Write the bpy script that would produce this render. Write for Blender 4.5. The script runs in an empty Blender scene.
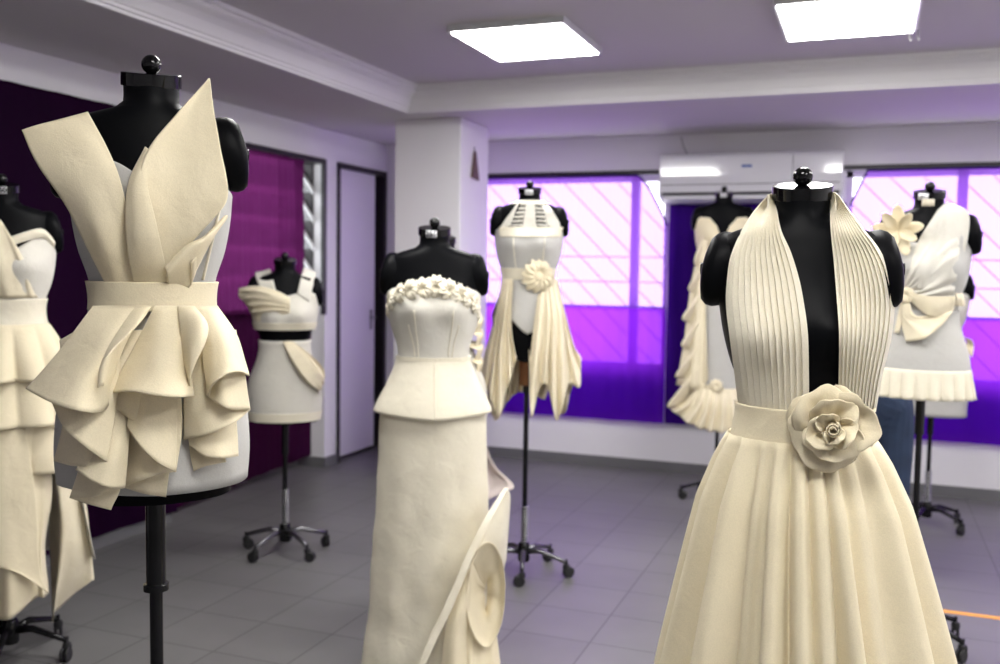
import bpy, bmesh, math, random
from mathutils import Vector, Matrix, noise
random.seed(7)
PI = math.pi
C = bpy.context.scene.collection
sc = bpy.context.scene

# ------------------------------------------------------------------ camera model
FPX, YAW, PITCH, ROLL, CH = 953.14, -0.36795, -0.065933, 0.0144758, 1.40
cy, sy = math.cos(YAW), math.sin(YAW)
fwd = Vector((sy*math.cos(PITCH), cy*math.cos(PITCH), math.sin(PITCH)))
rgt = Vector((cy, -sy, 0)); upv = rgt.cross(fwd)
R2 = math.cos(ROLL)*rgt + math.sin(ROLL)*upv
U2 = -math.sin(ROLL)*rgt + math.cos(ROLL)*upv
CAM = Vector((0, 0, CH))
def ray(px, py):
    return R2*((px-500)/FPX) - U2*((py-332)/FPX) + fwd

# ------------------------------------------------------------------ materials
def nodes(name):
    m = bpy.data.materials.new(name); m.use_nodes = True
    nt = m.node_tree; b = nt.nodes['Principled BSDF']
    return m, nt, b
def mat(name, col, rough=.5, metal=0, noise=.0, nscale=20, bump=0, bscale=60, spec=.5, coat=0):
    m, nt, b = nodes(name)
    b.inputs['Base Color'].default_value = (*col, 1)
    b.inputs['Roughness'].default_value = rough
    b.inputs['Metallic'].default_value = metal
    b.inputs['Specular IOR Level'].default_value = spec
    if coat: b.inputs['Coat Weight'].default_value = coat; b.inputs['Coat Roughness'].default_value = .05
    if noise or bump:
        tc = nt.nodes.new('ShaderNodeTexCoord')
    if noise:
        n = nt.nodes.new('ShaderNodeTexNoise'); n.inputs['Scale'].default_value = nscale; n.inputs['Detail'].default_value = 4
        nt.links.new(tc.outputs['Object'], n.inputs['Vector'])
        mx = nt.nodes.new('ShaderNodeMix'); mx.data_type = 'RGBA'
        mx.inputs[6].default_value = (*[c*(1-noise) for c in col], 1); mx.inputs[7].default_value = (*[min(1, c*(1+noise)) for c in col], 1)
        nt.links.new(n.outputs['Fac'], mx.inputs[0]); nt.links.new(mx.outputs[2], b.inputs['Base Color'])
    if bump:
        n2 = nt.nodes.new('ShaderNodeTexNoise'); n2.inputs['Scale'].default_value = bscale; n2.inputs['Detail'].default_value = 3
        nt.links.new(tc.outputs['Object'], n2.inputs['Vector'])
        bp = nt.nodes.new('ShaderNodeBump'); bp.inputs['Strength'].default_value = bump; bp.inputs['Distance'].default_value = .004
        nt.links.new(n2.outputs['Fac'], bp.inputs['Height']); nt.links.new(bp.outputs['Normal'], b.inputs['Normal'])
    return m
def cloth(name, col, trans=.12, wr=.35):
    m, nt, b = nodes(name)
    L = nt.links.new
    b.inputs['Roughness'].default_value = .9; b.inputs['Specular IOR Level'].default_value = .15
    b.inputs['Sheen Weight'].default_value = .15
    tc = nt.nodes.new('ShaderNodeTexCoord')
    n = nt.nodes.new('ShaderNodeTexNoise'); n.inputs['Scale'].default_value = 9; n.inputs['Detail'].default_value = 5
    L(tc.outputs['Object'], n.inputs['Vector'])
    sp = nt.nodes.new('ShaderNodeTexNoise'); sp.inputs['Scale'].default_value = 420; sp.inputs['Detail'].default_value = 2
    L(tc.outputs['Object'], sp.inputs['Vector'])
    mx = nt.nodes.new('ShaderNodeMix'); mx.data_type = 'RGBA'
    mx.inputs[6].default_value = (col[0]*.93, col[1]*.91, col[2]*.86, 1); mx.inputs[7].default_value = (*[min(1, c*1.06) for c in col], 1)
    L(n.outputs['Fac'], mx.inputs[0])
    mr = nt.nodes.new('ShaderNodeMapRange'); mr.inputs[1].default_value = .3; mr.inputs[2].default_value = .7; mr.inputs[3].default_value = .95; mr.inputs[4].default_value = 1.03
    L(sp.outputs['Fac'], mr.inputs[0])
    vm = nt.nodes.new('ShaderNodeMix'); vm.data_type = 'RGBA'; vm.blend_type = 'MULTIPLY'; vm.inputs[0].default_value = 1
    L(mx.outputs[2], vm.inputs[6]); L(mr.outputs[0], vm.inputs[7]); L(vm.outputs[2], b.inputs['Base Color'])
    w = nt.nodes.new('ShaderNodeTexNoise'); w.inputs['Scale'].default_value = 22; w.inputs['Detail'].default_value = 3; w.inputs['Distortion'].default_value = .6
    L(tc.outputs['Object'], w.inputs['Vector'])
    ad = nt.nodes.new('ShaderNodeMath'); ad.operation = 'MULTIPLY_ADD'; ad.inputs[1].default_value = .12
    L(sp.outputs['Fac'], ad.inputs[0]); L(w.outputs['Fac'], ad.inputs[2])
    bp = nt.nodes.new('ShaderNodeBump'); bp.inputs['Strength'].default_value = wr; bp.inputs['Distance'].default_value = .008
    L(ad.outputs[0], bp.inputs['Height']); L(bp.outputs['Normal'], b.inputs['Normal'])
    t = nt.nodes.new('ShaderNodeBsdfTranslucent'); L(vm.outputs[2], t.inputs['Color'])
    ms = nt.nodes.new('ShaderNodeMixShader'); ms.inputs[0].default_value = trans
    L(b.outputs[0], ms.inputs[1]); L(t.outputs[0], ms.inputs[2])
    L(ms.outputs[0], nt.nodes['Material Output'].inputs['Surface'])
    return m
def sheer(name, diff, trl, transp, f_t, f_tr):
    m, nt, b = nodes(name); L = nt.links.new
    b.inputs['Base Color'].default_value = (*diff, 1); b.inputs['Roughness'].default_value = .6
    b.inputs['Specular IOR Level'].default_value = .04
    t = nt.nodes.new('ShaderNodeBsdfTranslucent'); t.inputs['Color'].default_value = (*trl, 1)
    tp = nt.nodes.new('ShaderNodeBsdfTransparent'); tp.inputs['Color'].default_value = (*transp, 1)
    a = nt.nodes.new('ShaderNodeMixShader'); a.inputs[0].default_value = f_tr; L(b.outputs[0], a.inputs[1]); L(t.outputs[0], a.inputs[2])
    c = nt.nodes.new('ShaderNodeMixShader'); c.inputs[0].default_value = f_t; L(a.outputs[0], c.inputs[1]); L(tp.outputs[0], c.inputs[2])
    L(c.outputs[0], nt.nodes['Material Output'].inputs['Surface'])
    return m
def emit(name, col, s):
    m, nt, b = nodes(name)
    b.inputs['Base Color'].default_value = (.8, .8, .8, 1)
    b.inputs['Emission Color'].default_value = (*col, 1); b.inputs['Emission Strength'].default_value = s
    return m
def tile_mat():
    m, nt, b = nodes('floor_tiles'); L = nt.links.new
    tc = nt.nodes.new('ShaderNodeTexCoord')
    mp = nt.nodes.new('ShaderNodeMapping'); mp.inputs['Location'].default_value = (.93+3.1*2, -3.40+6.2, 0)
    L(tc.outputs['Object'], mp.inputs['Vector'])
    br = nt.nodes.new('ShaderNodeTexBrick'); br.offset = 0; br.inputs['Scale'].default_value = 1
    br.inputs['Brick Width'].default_value = .31; br.inputs['Row Height'].default_value = .31
    br.inputs['Mortar Size'].default_value = .0026; br.inputs['Mortar Smooth'].default_value = .2; br.inputs['Bias'].default_value = -.2
    br.inputs['Color1'].default_value = (.150, .147, .146, 1); br.inputs['Color2'].default_value = (.168, .165, .163, 1)
    br.inputs['Mortar'].default_value = (.055, .052, .052, 1)
    L(mp.outputs[0], br.inputs['Vector'])
    n = nt.nodes.new('ShaderNodeTexNoise'); n.inputs['Scale'].default_value = 5; n.inputs['Detail'].default_value = 6
    L(tc.outputs['Object'], n.inputs['Vector'])
    mr = nt.nodes.new('ShaderNodeMapRange'); mr.inputs[3].default_value = .86; mr.inputs[4].default_value = 1.12; L(n.outputs['Fac'], mr.inputs[0])
    vm = nt.nodes.new('ShaderNodeMix'); vm.data_type = 'RGBA'; vm.blend_type = 'MULTIPLY'; vm.inputs[0].default_value = 1
    L(br.outputs['Color'], vm.inputs[6]); L(mr.outputs[0], vm.inputs[7]); L(vm.outputs[2], b.inputs['Base Color'])
    b.inputs['Roughness'].default_value = .42
    bp = nt.nodes.new('ShaderNodeBump'); bp.inputs['Strength'].default_value = .3; bp.inputs['Distance'].default_value = .002; bp.invert = True
    L(br.outputs['Fac'], bp.inputs['Height']); L(bp.outputs['Normal'], b.inputs['Normal'])
    return m

M = dict(
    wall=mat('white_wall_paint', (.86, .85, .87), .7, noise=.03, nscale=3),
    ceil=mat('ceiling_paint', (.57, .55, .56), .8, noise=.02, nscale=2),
    corn=mat('cornice_plaster', (.78, .77, .78), .6),
    skirt=mat('skirting_tile', (.16, .16, .165), .45, noise=.08, nscale=6),
    floor=tile_mat(),
    frame=mat('dark_window_metal', (.018, .014, .018), .4),
    grille=mat('painted_grille_iron', (.72, .68, .76), .5),
    white_metal=mat('white_louvre_metal', (.8, .8, .8), .4),
    glass_w=sheer('louvre_glass', (.7, .72, .72), (.8, .8, .8), (.95, .97, .97), .75, .5),
    door=mat('door_laminate', (.80, .77, .84), .4, noise=.03, nscale=4),
    black=mat('black_form_cloth', (.003, .0032, .004), .42, noise=.15, nscale=300, bump=.05, bscale=500, spec=.055),
    gloss=mat('gloss_black_plastic', (.004, .004, .0045), .12, spec=.32),
    pole=mat('black_pole_enamel', (.005, .005, .006), .22, spec=.3),
    chrome=mat('dull_chrome', (.22, .22, .23), .32, metal=1),
    caster=mat('caster_rubber', (.012, .012, .013), .45),
    cream=cloth('cream_calico', (.83, .745, .55), .10),
    crease=cloth('soft_calico', (.83, .755, .58), .14, .5),
    off=cloth('offwhite_muslin', (.72, .70, .64), .10, .3),
    grey=cloth('greyish_muslin', (.55, .545, .53), .10, .3),
    pale=cloth('pale_calico', (.84, .79, .655), .10, .35),
    pink=cloth('blush_tulle', (.78, .70, .68), .25, .3),
    thread=mat('stitch_thread', (.55, .48, .34), .9),
    orange=mat('orange_floor_tape', (.75, .33, .04), .5),
    acw=mat('aircon_white_plastic', (.80, .80, .83), .12, coat=.6),
    acd=mat('aircon_dark_slot', (.02, .02, .022), .5),
    blue=mat('blue_badge', (.03, .10, .42), .4),
    paper=mat('white_tag_paper', (.8, .8, .82), .6),
    beige=mat('beige_tag_paper', (.66, .60, .48), .6),
    ink=mat('tag_ink', (.02, .02, .03), .6),
    brown=mat('brown_wood_ornament', (.12, .07, .06), .6, noise=.3, nscale=40),
    coil=mat('spring_steel', (.42, .42, .43), .3, metal=.7),
    wood=mat('orange_brown_wood', (.32, .13, .045), .5, noise=.2, nscale=30),
    jeans=mat('blue_denim', (.022, .038, .08), .9, noise=.35, nscale=14, bump=.4, bscale=60),
    shirt=mat('dark_shirt_cotton', (.03, .03, .04), .9, noise=.1),
    skin=mat('brown_skin', (.22, .11, .07), .5),
    hair=mat('black_hair', (.01, .008, .007), .6),
    sh_up=sheer('violet_sheer', (.20, .05, .50), (.42, .14, .95), (.80, .56, 1.0), .42, .6),
    sh_lo=sheer('violet_double_sheer', (.05, .006, .24), (.33, .03, .95), (.50, .10, 1.0), .15, .5),
    vio=sheer('dark_violet_cloth', (.035, .004, .17), (.10, .01, .4), (1, 1, 1), 0, .3),
    plum=sheer('plum_sheer', (.05, .007, .04), (.072, .008, .056), (.6, .1, .5), .05, .5),
    plumd=sheer('shaded_dark_plum', (.014, .002, .018), (.10, .008, .09), (1, 1, 1), 0, .3),  # darker plum for hems and near curtain; its missing window light is in the colour
    led=emit('led_diffuser', (1, .985, .955), 24.0),
    ledf=mat('led_frame_metal', (.6, .6, .62), .4),
)

# ------------------------------------------------------------------ object helpers
def tag(o, label=None, cat=None, group=None, kind=None):
    if label: o['label'] = label
    if cat: o['category'] = cat
    if group: o['group'] = group
    if kind: o['kind'] = kind
    return o
def empty(name, loc=(0, 0, 0), rz=0, label=None, cat=None, group=None):
    o = bpy.data.objects.new(name, None); C.objects.link(o); o.location = loc; o.rotation_euler = (0, 0, rz)
    o.empty_display_size = .1
    return tag(o, label, cat, group)
def link(name, verts, faces, m, parent=None, smooth=True, thick=0, bevel=0, sub=0, off=0):
    me = bpy.data.meshes.new(name); me.from_pydata([tuple(v) for v in verts], [], faces); me.update()
    return fin(name, me, m, parent, smooth, thick, bevel, sub, off)
def fin(name, me, m, parent=None, smooth=True, thick=0, bevel=0, sub=0, off=0):
    o = bpy.data.objects.new(name, me); C.objects.link(o)
    if m: me.materials.append(m)
    if parent: o.parent = parent
    if smooth:
        for p in me.polygons: p.use_smooth = True
    if thick:
        s = o.modifiers.new('thickness', 'SOLIDIFY'); s.thickness = thick; s.offset = off
    if sub:
        s = o.modifiers.new('sub', 'SUBSURF'); s.levels = sub; s.render_levels = sub
    if bevel:
        s = o.modifiers.new('bevel', 'BEVEL'); s.width = bevel; s.segments = 2; s.limit_method = 'ANGLE'
    return o
class MB:
    def __init__(s): s.v = []; s.f = []
    def add(s, v, f):
        n = len(s.v); s.v += [tuple(x) for x in v]; s.f += [[i+n for i in q] for q in f]; return s
    def box(s, x0, x1, y0, y1, z0, z1):
        v = [(x, y, z) for x in (x0, x1) for y in (y0, y1) for z in (z0, z1)]
        return s.add(v, [(0, 1, 3, 2), (4, 6, 7, 5), (0, 4, 5, 1), (2, 3, 7, 6), (0, 2, 6, 4), (1, 5, 7, 3)])
    def lathe(s, prof, n=32, c=(0, 0, 0), T=None):
        v = []; f = []
        for r, z in prof:
            for k in range(n):
                a = 2*PI*k/n; p = Vector((r*math.cos(a), r*math.sin(a), z))
                if T: p = T @ p
                v.append(p + Vector(c))
        for i in range(len(prof)-1):
            for k in range(n):
                f.append((i*n+k, i*n+(k+1) % n, (i+1)*n+(k+1) % n, (i+1)*n+k))
        if prof[0][0] > 1e-6: f.append(list(range(n))[::-1])
        if prof[-1][0] > 1e-6: f.append([(len(prof)-1)*n+k for k in range(n)])
        return s.add(v, f)
    def tube(s, pts, r, n=10, cap=True):
        pts = [Vector(p) for p in pts]; v = []; f = []
        rr = r if isinstance(r, (list, tuple)) else [r]*len(pts)
        up = Vector((0, 0, 1))
        for i, p in enumerate(pts):
            d = (pts[min(i+1, len(pts)-1)] - pts[max(i-1, 0)]).normalized()
            a = d.cross(up)
            if a.length < .05: a = d.cross(Vector((1, 0, 0)))
            a.normalize(); b = a.cross(d)
            for k in range(n):
                t = 2*PI*k/n; v.append(p + rr[i]*(math.cos(t)*a + math.sin(t)*b))
        for i in range(len(pts)-1):
            for k in range(n): f.append((i*n+k, i*n+(k+1) % n, (i+1)*n+(k+1) % n, (i+1)*n+k))
        if cap: f.append(list(range(n))[::-1]); f.append([(len(pts)-1)*n+k for k in range(n)])
        return s.add(v, f)
    def build(s, name, m, parent=None, smooth=False, **k):
        o = link(name, s.v, s.f, m, parent, smooth, **k)
        bm = bmesh.new(); bm.from_mesh(o.data); bmesh.ops.recalc_face_normals(bm, faces=bm.faces); bm.to_mesh(o.data); bm.free()
        return o
def autosmooth(o, ang=40):
    for p in o.data.polygons: p.use_smooth = True
    o.data.set_sharp_from_angle(angle=math.radians(ang)); return o
def cat1(P, t):
    n = len(P)-1
    if n == 0: return P[0]
    x = min(max(t, 0), 1)*n; i = min(int(x), n-1); u = x-i
    p1, p2 = P[i], P[i+1]
    p0 = P[i-1] if i > 0 else p1*2-p2
    p3 = P[i+2] if i+2 <= n else p2*2-p1
    return .5*((2*p1) + (p2-p0)*u + (2*p0-5*p1+4*p2-p3)*u*u + (3*p1-p0-3*p2+p3)*u**3)
def lerp_tab(tab, x):
    if x <= tab[0][0]: return tab[0][1]
    for (a, b), (c, d) in zip(tab, tab[1:]):
        if x <= c: return b+(d-b)*(x-a)/(c-a)
    return tab[-1][1]
def grid_obj(name, fn, nu, nv, m, parent, closed=False, thick=.0025, off=0):
    v = [fn(i/(nu if closed else nu-1), j/(nv-1)) for j in range(nv) for i in range(nu)]
    f = []
    for j in range(nv-1):
        for i in range(nu if closed else nu-1):
            k = (i+1) % nu; f.append((j*nu+i, j*nu+k, (j+1)*nu+k, (j+1)*nu+i))
    return link(name, v, f, m, parent, True, thick, off=off)
def surf(name, rows, m, parent, nu=40, nv=20, fold=None, pleat=None, thick=.0025, bulge=0, ph=0, fexp=1.0):
    rows = [[Vector(p) for p in r] for r in rows]
    rs = [[cat1(r, i/(nu-1)) for i in range(nu)] for r in rows]
    def fn(u, t):
        i = min(int(round(u*(nu-1))), nu-1)
        p = cat1([r[i] for r in rs], t).copy()
        if fold: p.y += fold[1]*(t**fexp)*math.sin(2*PI*fold[0]*u+ph+.9*math.sin(4.1*u*PI+1)+.5*t)
        if pleat:
            q = (u*pleat[0]) % 1; p.y -= pleat[1]*(1-q if u < .999 else 0)*min(1, 8*u+.3)
        p.y -= .0035*(noise.noise(p*11)+.5*noise.noise(p*27))*(0 if pleat else 1)
        if bulge: p.y -= bulge*math.sin(PI*u)*math.sin(PI*t)
        return p
    return grid_obj(name, fn, nu, nv, m, parent, thick=thick)

# ------------------------------------------------------------------ the setting
XL, YB, ZS, ZC = -3.5, 6.6, 2.335, 2.475
XR, YF = 2.6, -2.6
def st(o): o['kind'] = 'structure'; return o
st(MB().box(XL-.5, XR+.2, YF-.2, YB+.3, -.1, 0).build('floor', M['floor']))
# back wall with two window openings
W1, W2, WZ0, WZ1 = (-2.78, -1.31), (-.16, 1.75), .70, 2.07
b = MB()
for x0, x1 in ((XL-.4, W1[0]), (W1[1], W2[0]), (W2[1], XR+.2)): b.box(x0, x1, YB, YB+.2, 0, 2.6)
for x0, x1 in (W1, W2): b.box(x0, x1, YB, YB+.2, 0, WZ0); b.box(x0, x1, YB, YB+.2, WZ1, 2.6)
st(b.build('wall_back', M['wall']))
# left wall: near pier, recessed window bay, far pier with the door
b = MB()
LW = (4.13, 5.705, 1.09, 2.12)
b.box(XL-.25, XL, YF-.2, 4.126, 0, 2.6).box(XL-.25, XL, 5.705, 5.862, 0, 2.6)
b.box(XL-.25, XL, 5.862, 6.6, 2.13, 2.6).box(XL-.25, XL, 6.585, 6.6, 0, 2.13)
b.box(XL-.40, XL-.22, 4.126, 5.705, 0, LW[2]).box(XL-.25, XL, 4.126, 5.705, LW[3], 2.6)
b.box(XL-.30, XL-.20, 4.126, 4.22, LW[2], LW[3])
b.box(XL-.45, XL-.25, 5.80, 6.7, 0, 2.3)  # unseen backing added behind the door to block outside brightness under the leaf
st(b.build('wall_left', M['wall']))
st(MB().box(XR, XR+.2, YF-.2, YB+.2, 0, 2.6).build('wall_right', M['wall']))
st(MB().box(XL-.2, XR+.2, YF-.2, YF, 0, 2.6).build('wall_front', M['wall']))
# ceiling: lowered border round a raised tray
TX0, TX1, TY0, TY1 = -2.645, 1.9, -1.9, 5.24
b = MB()
b.box(XL-.4, TX0, YF-.2, YB+.2, ZS, 2.62).box(TX1, XR+.2, YF-.2, YB+.2, ZS, 2.62)
b.box(TX0, TX1, TY1, YB+.2, ZS, 2.62).box(TX0, TX1, YF-.2, TY0, ZS, 2.62).box(TX0, TX1, TY0, TY1, ZC, 2.62)
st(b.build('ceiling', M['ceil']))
# moulded cornice round the tray
prof = [(0, -.004), (.012, -.004), (.014, .008), (.024, .010), (.026, .022), (.034, .026), (.042, .040), (.058, .066), (.082, .088), (.105, .100), (.112, .106), (.113, .118), (.130, .122), (.132, ZC-ZS)]
v, f = [], []
for p, q in prof:
    v += [(TX0+p, TY0+p, ZS+q), (TX1-p, TY0+p, ZS+q), (TX1-p, TY1-p, ZS+q), (TX0+p, TY1-p, ZS+q)]
for i in range(len(prof)-1):
    for k in range(4): f.append((i*4+k, i*4+(k+1) % 4, (i+1)*4+(k+1) % 4, (i+1)*4+k))
o = link('trim_1', v, f, M['corn'], smooth=False); st(o)
# pillar
st(MB().box(-2.855, -2.395, 5.49, 5.955, 0, ZS).build('wall_pillar', M['wall'], bevel=.008))
b = MB(); b.box(-2.865, -2.385, 5.48, 5.965, 0, .07); st(b.build('baseboard_pillar', M['skirt']))
st(MB().box(XL, XR, YB-.012, YB, 0, .07).build('baseboard_back', M['skirt']))
st(MB().box(XL, XL+.012, YF, 4.126, 0, .07).box(XL, XL+.012, 5.70, 5.86, 0, .07).box(XL-.22, XL-.208, 4.126, 5.70, 0, .07).box(XL-.22, XL+.012, 5.693, 5.705, 0, .07).build('baseboard_left', M['skirt']))
# door
d = st(empty('door_1', (XL, 6.22, 0)))
b = MB(); b.box(-.16, .012, -.36, -.325, 0, 2.13).box(-.16, .012, .325, .365, 0, 2.13).box(-.16, .012, -.36, .365, 2.095, 2.13)
b.build('door_frame', M['frame'], d)
lf = MB().box(-.06, -.02, -.325, .235, .03, 2.095).build('door_leaf', M['door'], d, bevel=.003)
MB().box(-.10, -.07, .235, .325, 0, 2.095).build('door_edge', M['frame'], d)
MB().tube([(-.02, .18, 1.02), (.02, .18, 1.02), (.02, .18, 1.02)], .008).tube([(.02, .18, 1.02), (.02, .10, 1.02)], .008).box(-.02, -.016, .165, .195, .93, 1.08).build('door_handle', M['chrome'], lf)

# windows in the back wall
def window(n, x0, x1, mulls):
    w = st(empty('window_%d' % n, ((x0+x1)/2, YB+.1, WZ0))); ox = (x0+x1)/2
    b = MB(); H = WZ1-WZ0
    b.box(x0-ox, x1-ox, -.03, .03, 0, .04).box(x0-ox, x1-ox, -.03, .03, H-.04, H)
    b.box(x0-ox, x0-ox+.04, -.03, .03, 0, H).box(x1-ox-.04, x1-ox, -.03, .03, 0, H)
    for m_ in mulls: b.box(m_-.03-ox, m_+.03-ox, -.03, .03, 0, H)
    b.build('window_frame', M['grille'], w)
    g = MB(); W = x1-x0
    k = x0-ox-H
    while k < x1-ox:
        a0 = max(k, x0-ox); a1 = min(k+H, x1-ox)
        if a1 > a0+.03: g.tube([(a0, .06, H-(a0-k)), (a1, .06, H-(a1-k))], .0045, 6)
        k += .20
    for z in (.42, .62, .80): g.tube([(x0-ox, .065, z), (x1-ox, .065, z)], .005, 6)
    g.build('window_grille', M['grille'], w)
    MB().box(x0-ox-.02, x1-ox+.02, -.115, -.085, H, H+.03).build('curtain_rail', M['frame'], w)
window(1, *W1, (-1.56,)); window(2, *W2, (.53, 1.2))
# louvred window in the left wall
w = st(empty('window_3', (XL-.12, 4.95, LW[2])))
b = MB(); H = LW[3]-LW[2]
b.box(.10, .128, .735, .765, -.02, H).box(-.03, .13, -.75, -.72, 0, H).box(-.03, .13, -.75, .755, H-.02, H+.012).box(-.03, .03, -.75, .755, -.02, .02)
b.box(-.10, .028, .735, .765, -.02, H)
b.build('window_frame', M['frame'], w)
for k in range(5):
    z = .13+k*.19
    bl = MB(); dx, dz = .055, .075
    bl.add([(-dx, y, z+dz+q) for y in (-.72, .735) for q in (-.006, .006)] + [(dx, y, z-dz+q) for y in (-.72, .735) for q in (-.006, .006)],
           [(0, 1, 3, 2), (4, 6, 7, 5), (0, 4, 5, 1), (2, 3, 7, 6), (0, 2, 6, 4), (1, 5, 7, 3)])
    lb = bl.build('louvre_blade', M['glass_w'], w)
    cl = MB(); cl.add([(a*dx*1.1, y, z-a*dz*1.1+q) for a in (-1, 1) for y in (.700, .733) for q in (-.014, .014)], [(0, 1, 3, 2), (4, 6, 7, 5), (0, 4, 5, 1), (2, 3, 7, 6), (0, 2, 6, 4), (1, 5, 7, 3)])
    cl.build('blade_clip', M['white_metal'], lb)

# ------------------------------------------------------------------ curtains
def curtain(name, m, x0, x1, z0, z1, y, label, group, axis='x', wav=.008, nfold=9, topf=None, botf=None, seed=0, hem=True, tw=1):
    rnd = random.Random(seed); ph = [rnd.uniform(0, 6.28) for _ in range(6)]
    cx, z_ = (x0+x1)/2, z0
    e = empty(name, (cx, y, z0) if axis == 'x' else (y, cx, z0), 0, label, 'curtain', group)
    W = x1-x0
    def fn(u, t):
        s = u*W-W/2
        lo = botf(u) if botf else 0
        hi = (z1-z0)+(topf(u) if topf else 0)
        z = lo+(hi-lo)*t
        dd = wav*(.5*math.sin(nfold*6.28*u+ph[0]+1.5*math.sin(3*u+t))+.35*math.sin(nfold*15*u+ph[1]+t*2)+tw*.5*math.sin(6.28*(2*u+1.6*t)+ph[2])*(.4+t)+tw*.3*math.sin(6.28*(5*u-2.2*t)+ph[3]))
        return (s, dd, z) if axis == 'x' else (dd, s, z)
    grid_obj('cloth', fn, 90, 40, m, e, thick=.0)
    if hem:
        pts = [Vector(fn(i/60, 1)) for i in range(61)]
        MB().tube(pts, .007, 6).build('hem', M['vio'] if axis == 'x' else M['plumd'], e, True)
    return e
droop = lambda u: -.34*max(0, (u-.86)/.14)**1.3
curtain('curtain', M['sh_up'], -2.78, -1.295, 1.14, 2.055, 6.495, 'sheer lilac curtain over the window between white pillar and aircon', 'sheer window curtains', topf=droop, seed=1)
curtain('curtain', M['sh_lo'], -2.80, -1.297, .345, 1.15, 6.545, 'bright violet lower curtain under the window beside the white pillar', 'violet lower curtains', seed=2, nfold=6)
curtain('curtain', M['vio'], -1.292, -.155, .345, 1.85, 6.56, 'dark violet curtain on the wall below the air conditioner', None, seed=3, nfold=5, wav=.012)
curtain('curtain', M['sh_up'], -.13, 1.80, 1.13, 2.055, 6.495, 'sheer lilac curtain over the window at the right edge', 'sheer window curtains', seed=4, topf=lambda u: -.22*max(0, (.05-u)/.05))
curtain('curtain', M['sh_lo'], -.15, 1.80, .36, 1.14, 6.545, 'violet lower curtain under the window at the right edge', 'violet lower curtains', seed=5, nfold=6)
curtain('curtain', M['plum'], 4.16, 5.50, 1.11, 2.11, XL-.03, 'magenta plum curtain covering the louvred window on the left wall', None, axis='y', seed=6, wav=.012, tw=.35)
curtain('curtain', M['plum'], 4.16, 5.66, .03, 1.125, XL-.08, 'plum curtain below the louvred window behind the small two-piece outfit', None, axis='y', seed=7, wav=.010, tw=.35, botf=lambda u: .06*u)
curtain('curtain', M['plumd'], .5, 4.14, .05, 2.165, XL+.03, 'plum curtain along the near left wall, coloured dark for lack of window light', None, axis='y', seed=8, wav=.010, tw=.3, nfold=14, botf=lambda u: .02*math.sin(9*u))

# ------------------------------------------------------------------ air conditioner
ac = empty('air_conditioner', (-.745, YB, 1.862), 0, 'white wall-mounted split air conditioner above the dark violet curtain', 'air conditioner')
aw = .565
pr = [(0, 0), (-.10, 0), (-.185, .035), (-.20, .07), (-.205, .16), (-.20, .27), (-.185, .292), (-.15, .30), (0, .30)]
v = []; f = []
for x in (-aw, aw):
    for y, z in pr: v.append((x, y, z))
n = len(pr)
for i in range(n-1): f.append((i, i+1, n+i+1, n+i))
f += [list(range(n))[::-1], [n+i for i in range(n)]]
ac.scale = (1.03, 1, 1.08); ac.location.x = -.757
o = link('housing', v, f, M['acw'], ac, False, bevel=.006)
MB().box(-aw+.02, aw-.02, -.196, -.10, .042, .060).build('outlet_slot', M['acd'], ac)
bb = MB(); bb.box(-aw+.03, aw-.03, -.19, -.15, .018, .034); bb.build('louvre_flap', M['acw'], ac)
MB().box(-aw+.02, aw-.02, -.2055, -.196, .104, .108).build('panel_seam', M['acd'], ac)
MB().box(.268, .271, -.2065, -.2, .12, .27).build('panel_joint', M['acd'], ac)
MB().box(-.04, .022, -.209, -.204, .205, .219).build('badge', M['blue'], ac)
MB().tube([(-.40, -.10, .30), (-.44, -.05, .36), (-.46, -.02, .42)], .003, 6).build('cable', M['acd'], ac)

# ------------------------------------------------------------------ ceiling lights
def led(x, y, label, group='square ceiling light panels'):
    e = empty('ceiling_light', (x, y, ZC), 0, label, 'ceiling light', group)
    MB().box(-.27, .27, -.31, .31, -.03, 0).build('frame', M['ledf'], e)
    MB().box(-.255, .255, -.295, .295, -.034, -.029).build('diffuser', M['led'], e)
led(-1.515, 4.235, 'square white ceiling light panel above the white pillar side, left of two')
led(-.12, 4.235, 'square white ceiling light panel cut by the top edge, right of two')
for x in (-1.515, -.12, 1.275):
    for y in ((2.55,) if x < -1 else (2.55, .75) if x < 1 else (4.235, 2.55, .75)):
        led(x, y, 'square white ceiling light panel out of the picture overhead')
e = empty('ceiling_hook', (.145, 4.64, ZC), 0, 'pair of tiny white hanging hooks on the ceiling beside the right light panel', 'hook')
for dx in (-.016, .016): MB().tube([(dx, 0, 0), (dx, 0, -.03), (dx+.006, 0, -.045)], .005, 8).build('hook', M['white_metal'], e)
# small brown ornament on the pillar
e = empty('wall_ornament', (-2.395, 5.70, 1.98), 0, 'small brown tapered ornament hung on the right face of the white pillar', 'ornament')
v = [(0, -.055, 0), (0, .055, -.01), (0, .012, .17), (0, -.012, .17), (.02, -.055, 0), (.02, .055, -.01), (.014, .012, .17), (.014, -.012, .17)]
link('plaque', v, [(0, 1, 2, 3), (7, 6, 5, 4), (0, 4, 5, 1), (1, 5, 6, 2), (2, 6, 7, 3), (3, 7, 4, 0)], M['brown'], e, False, bevel=.003)
MB().tube([(.004, 0, .17), (.004, 0, .20)], .003, 6).build('hanger', M['frame'], e)
# tape on the floor
tag(MB().box(.30, 1.6, 4.295, 4.33, 0, .0015).build('floor_tape', M['orange']), 'strip of orange tape on the grey tiles at the right edge', 'tape')

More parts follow.
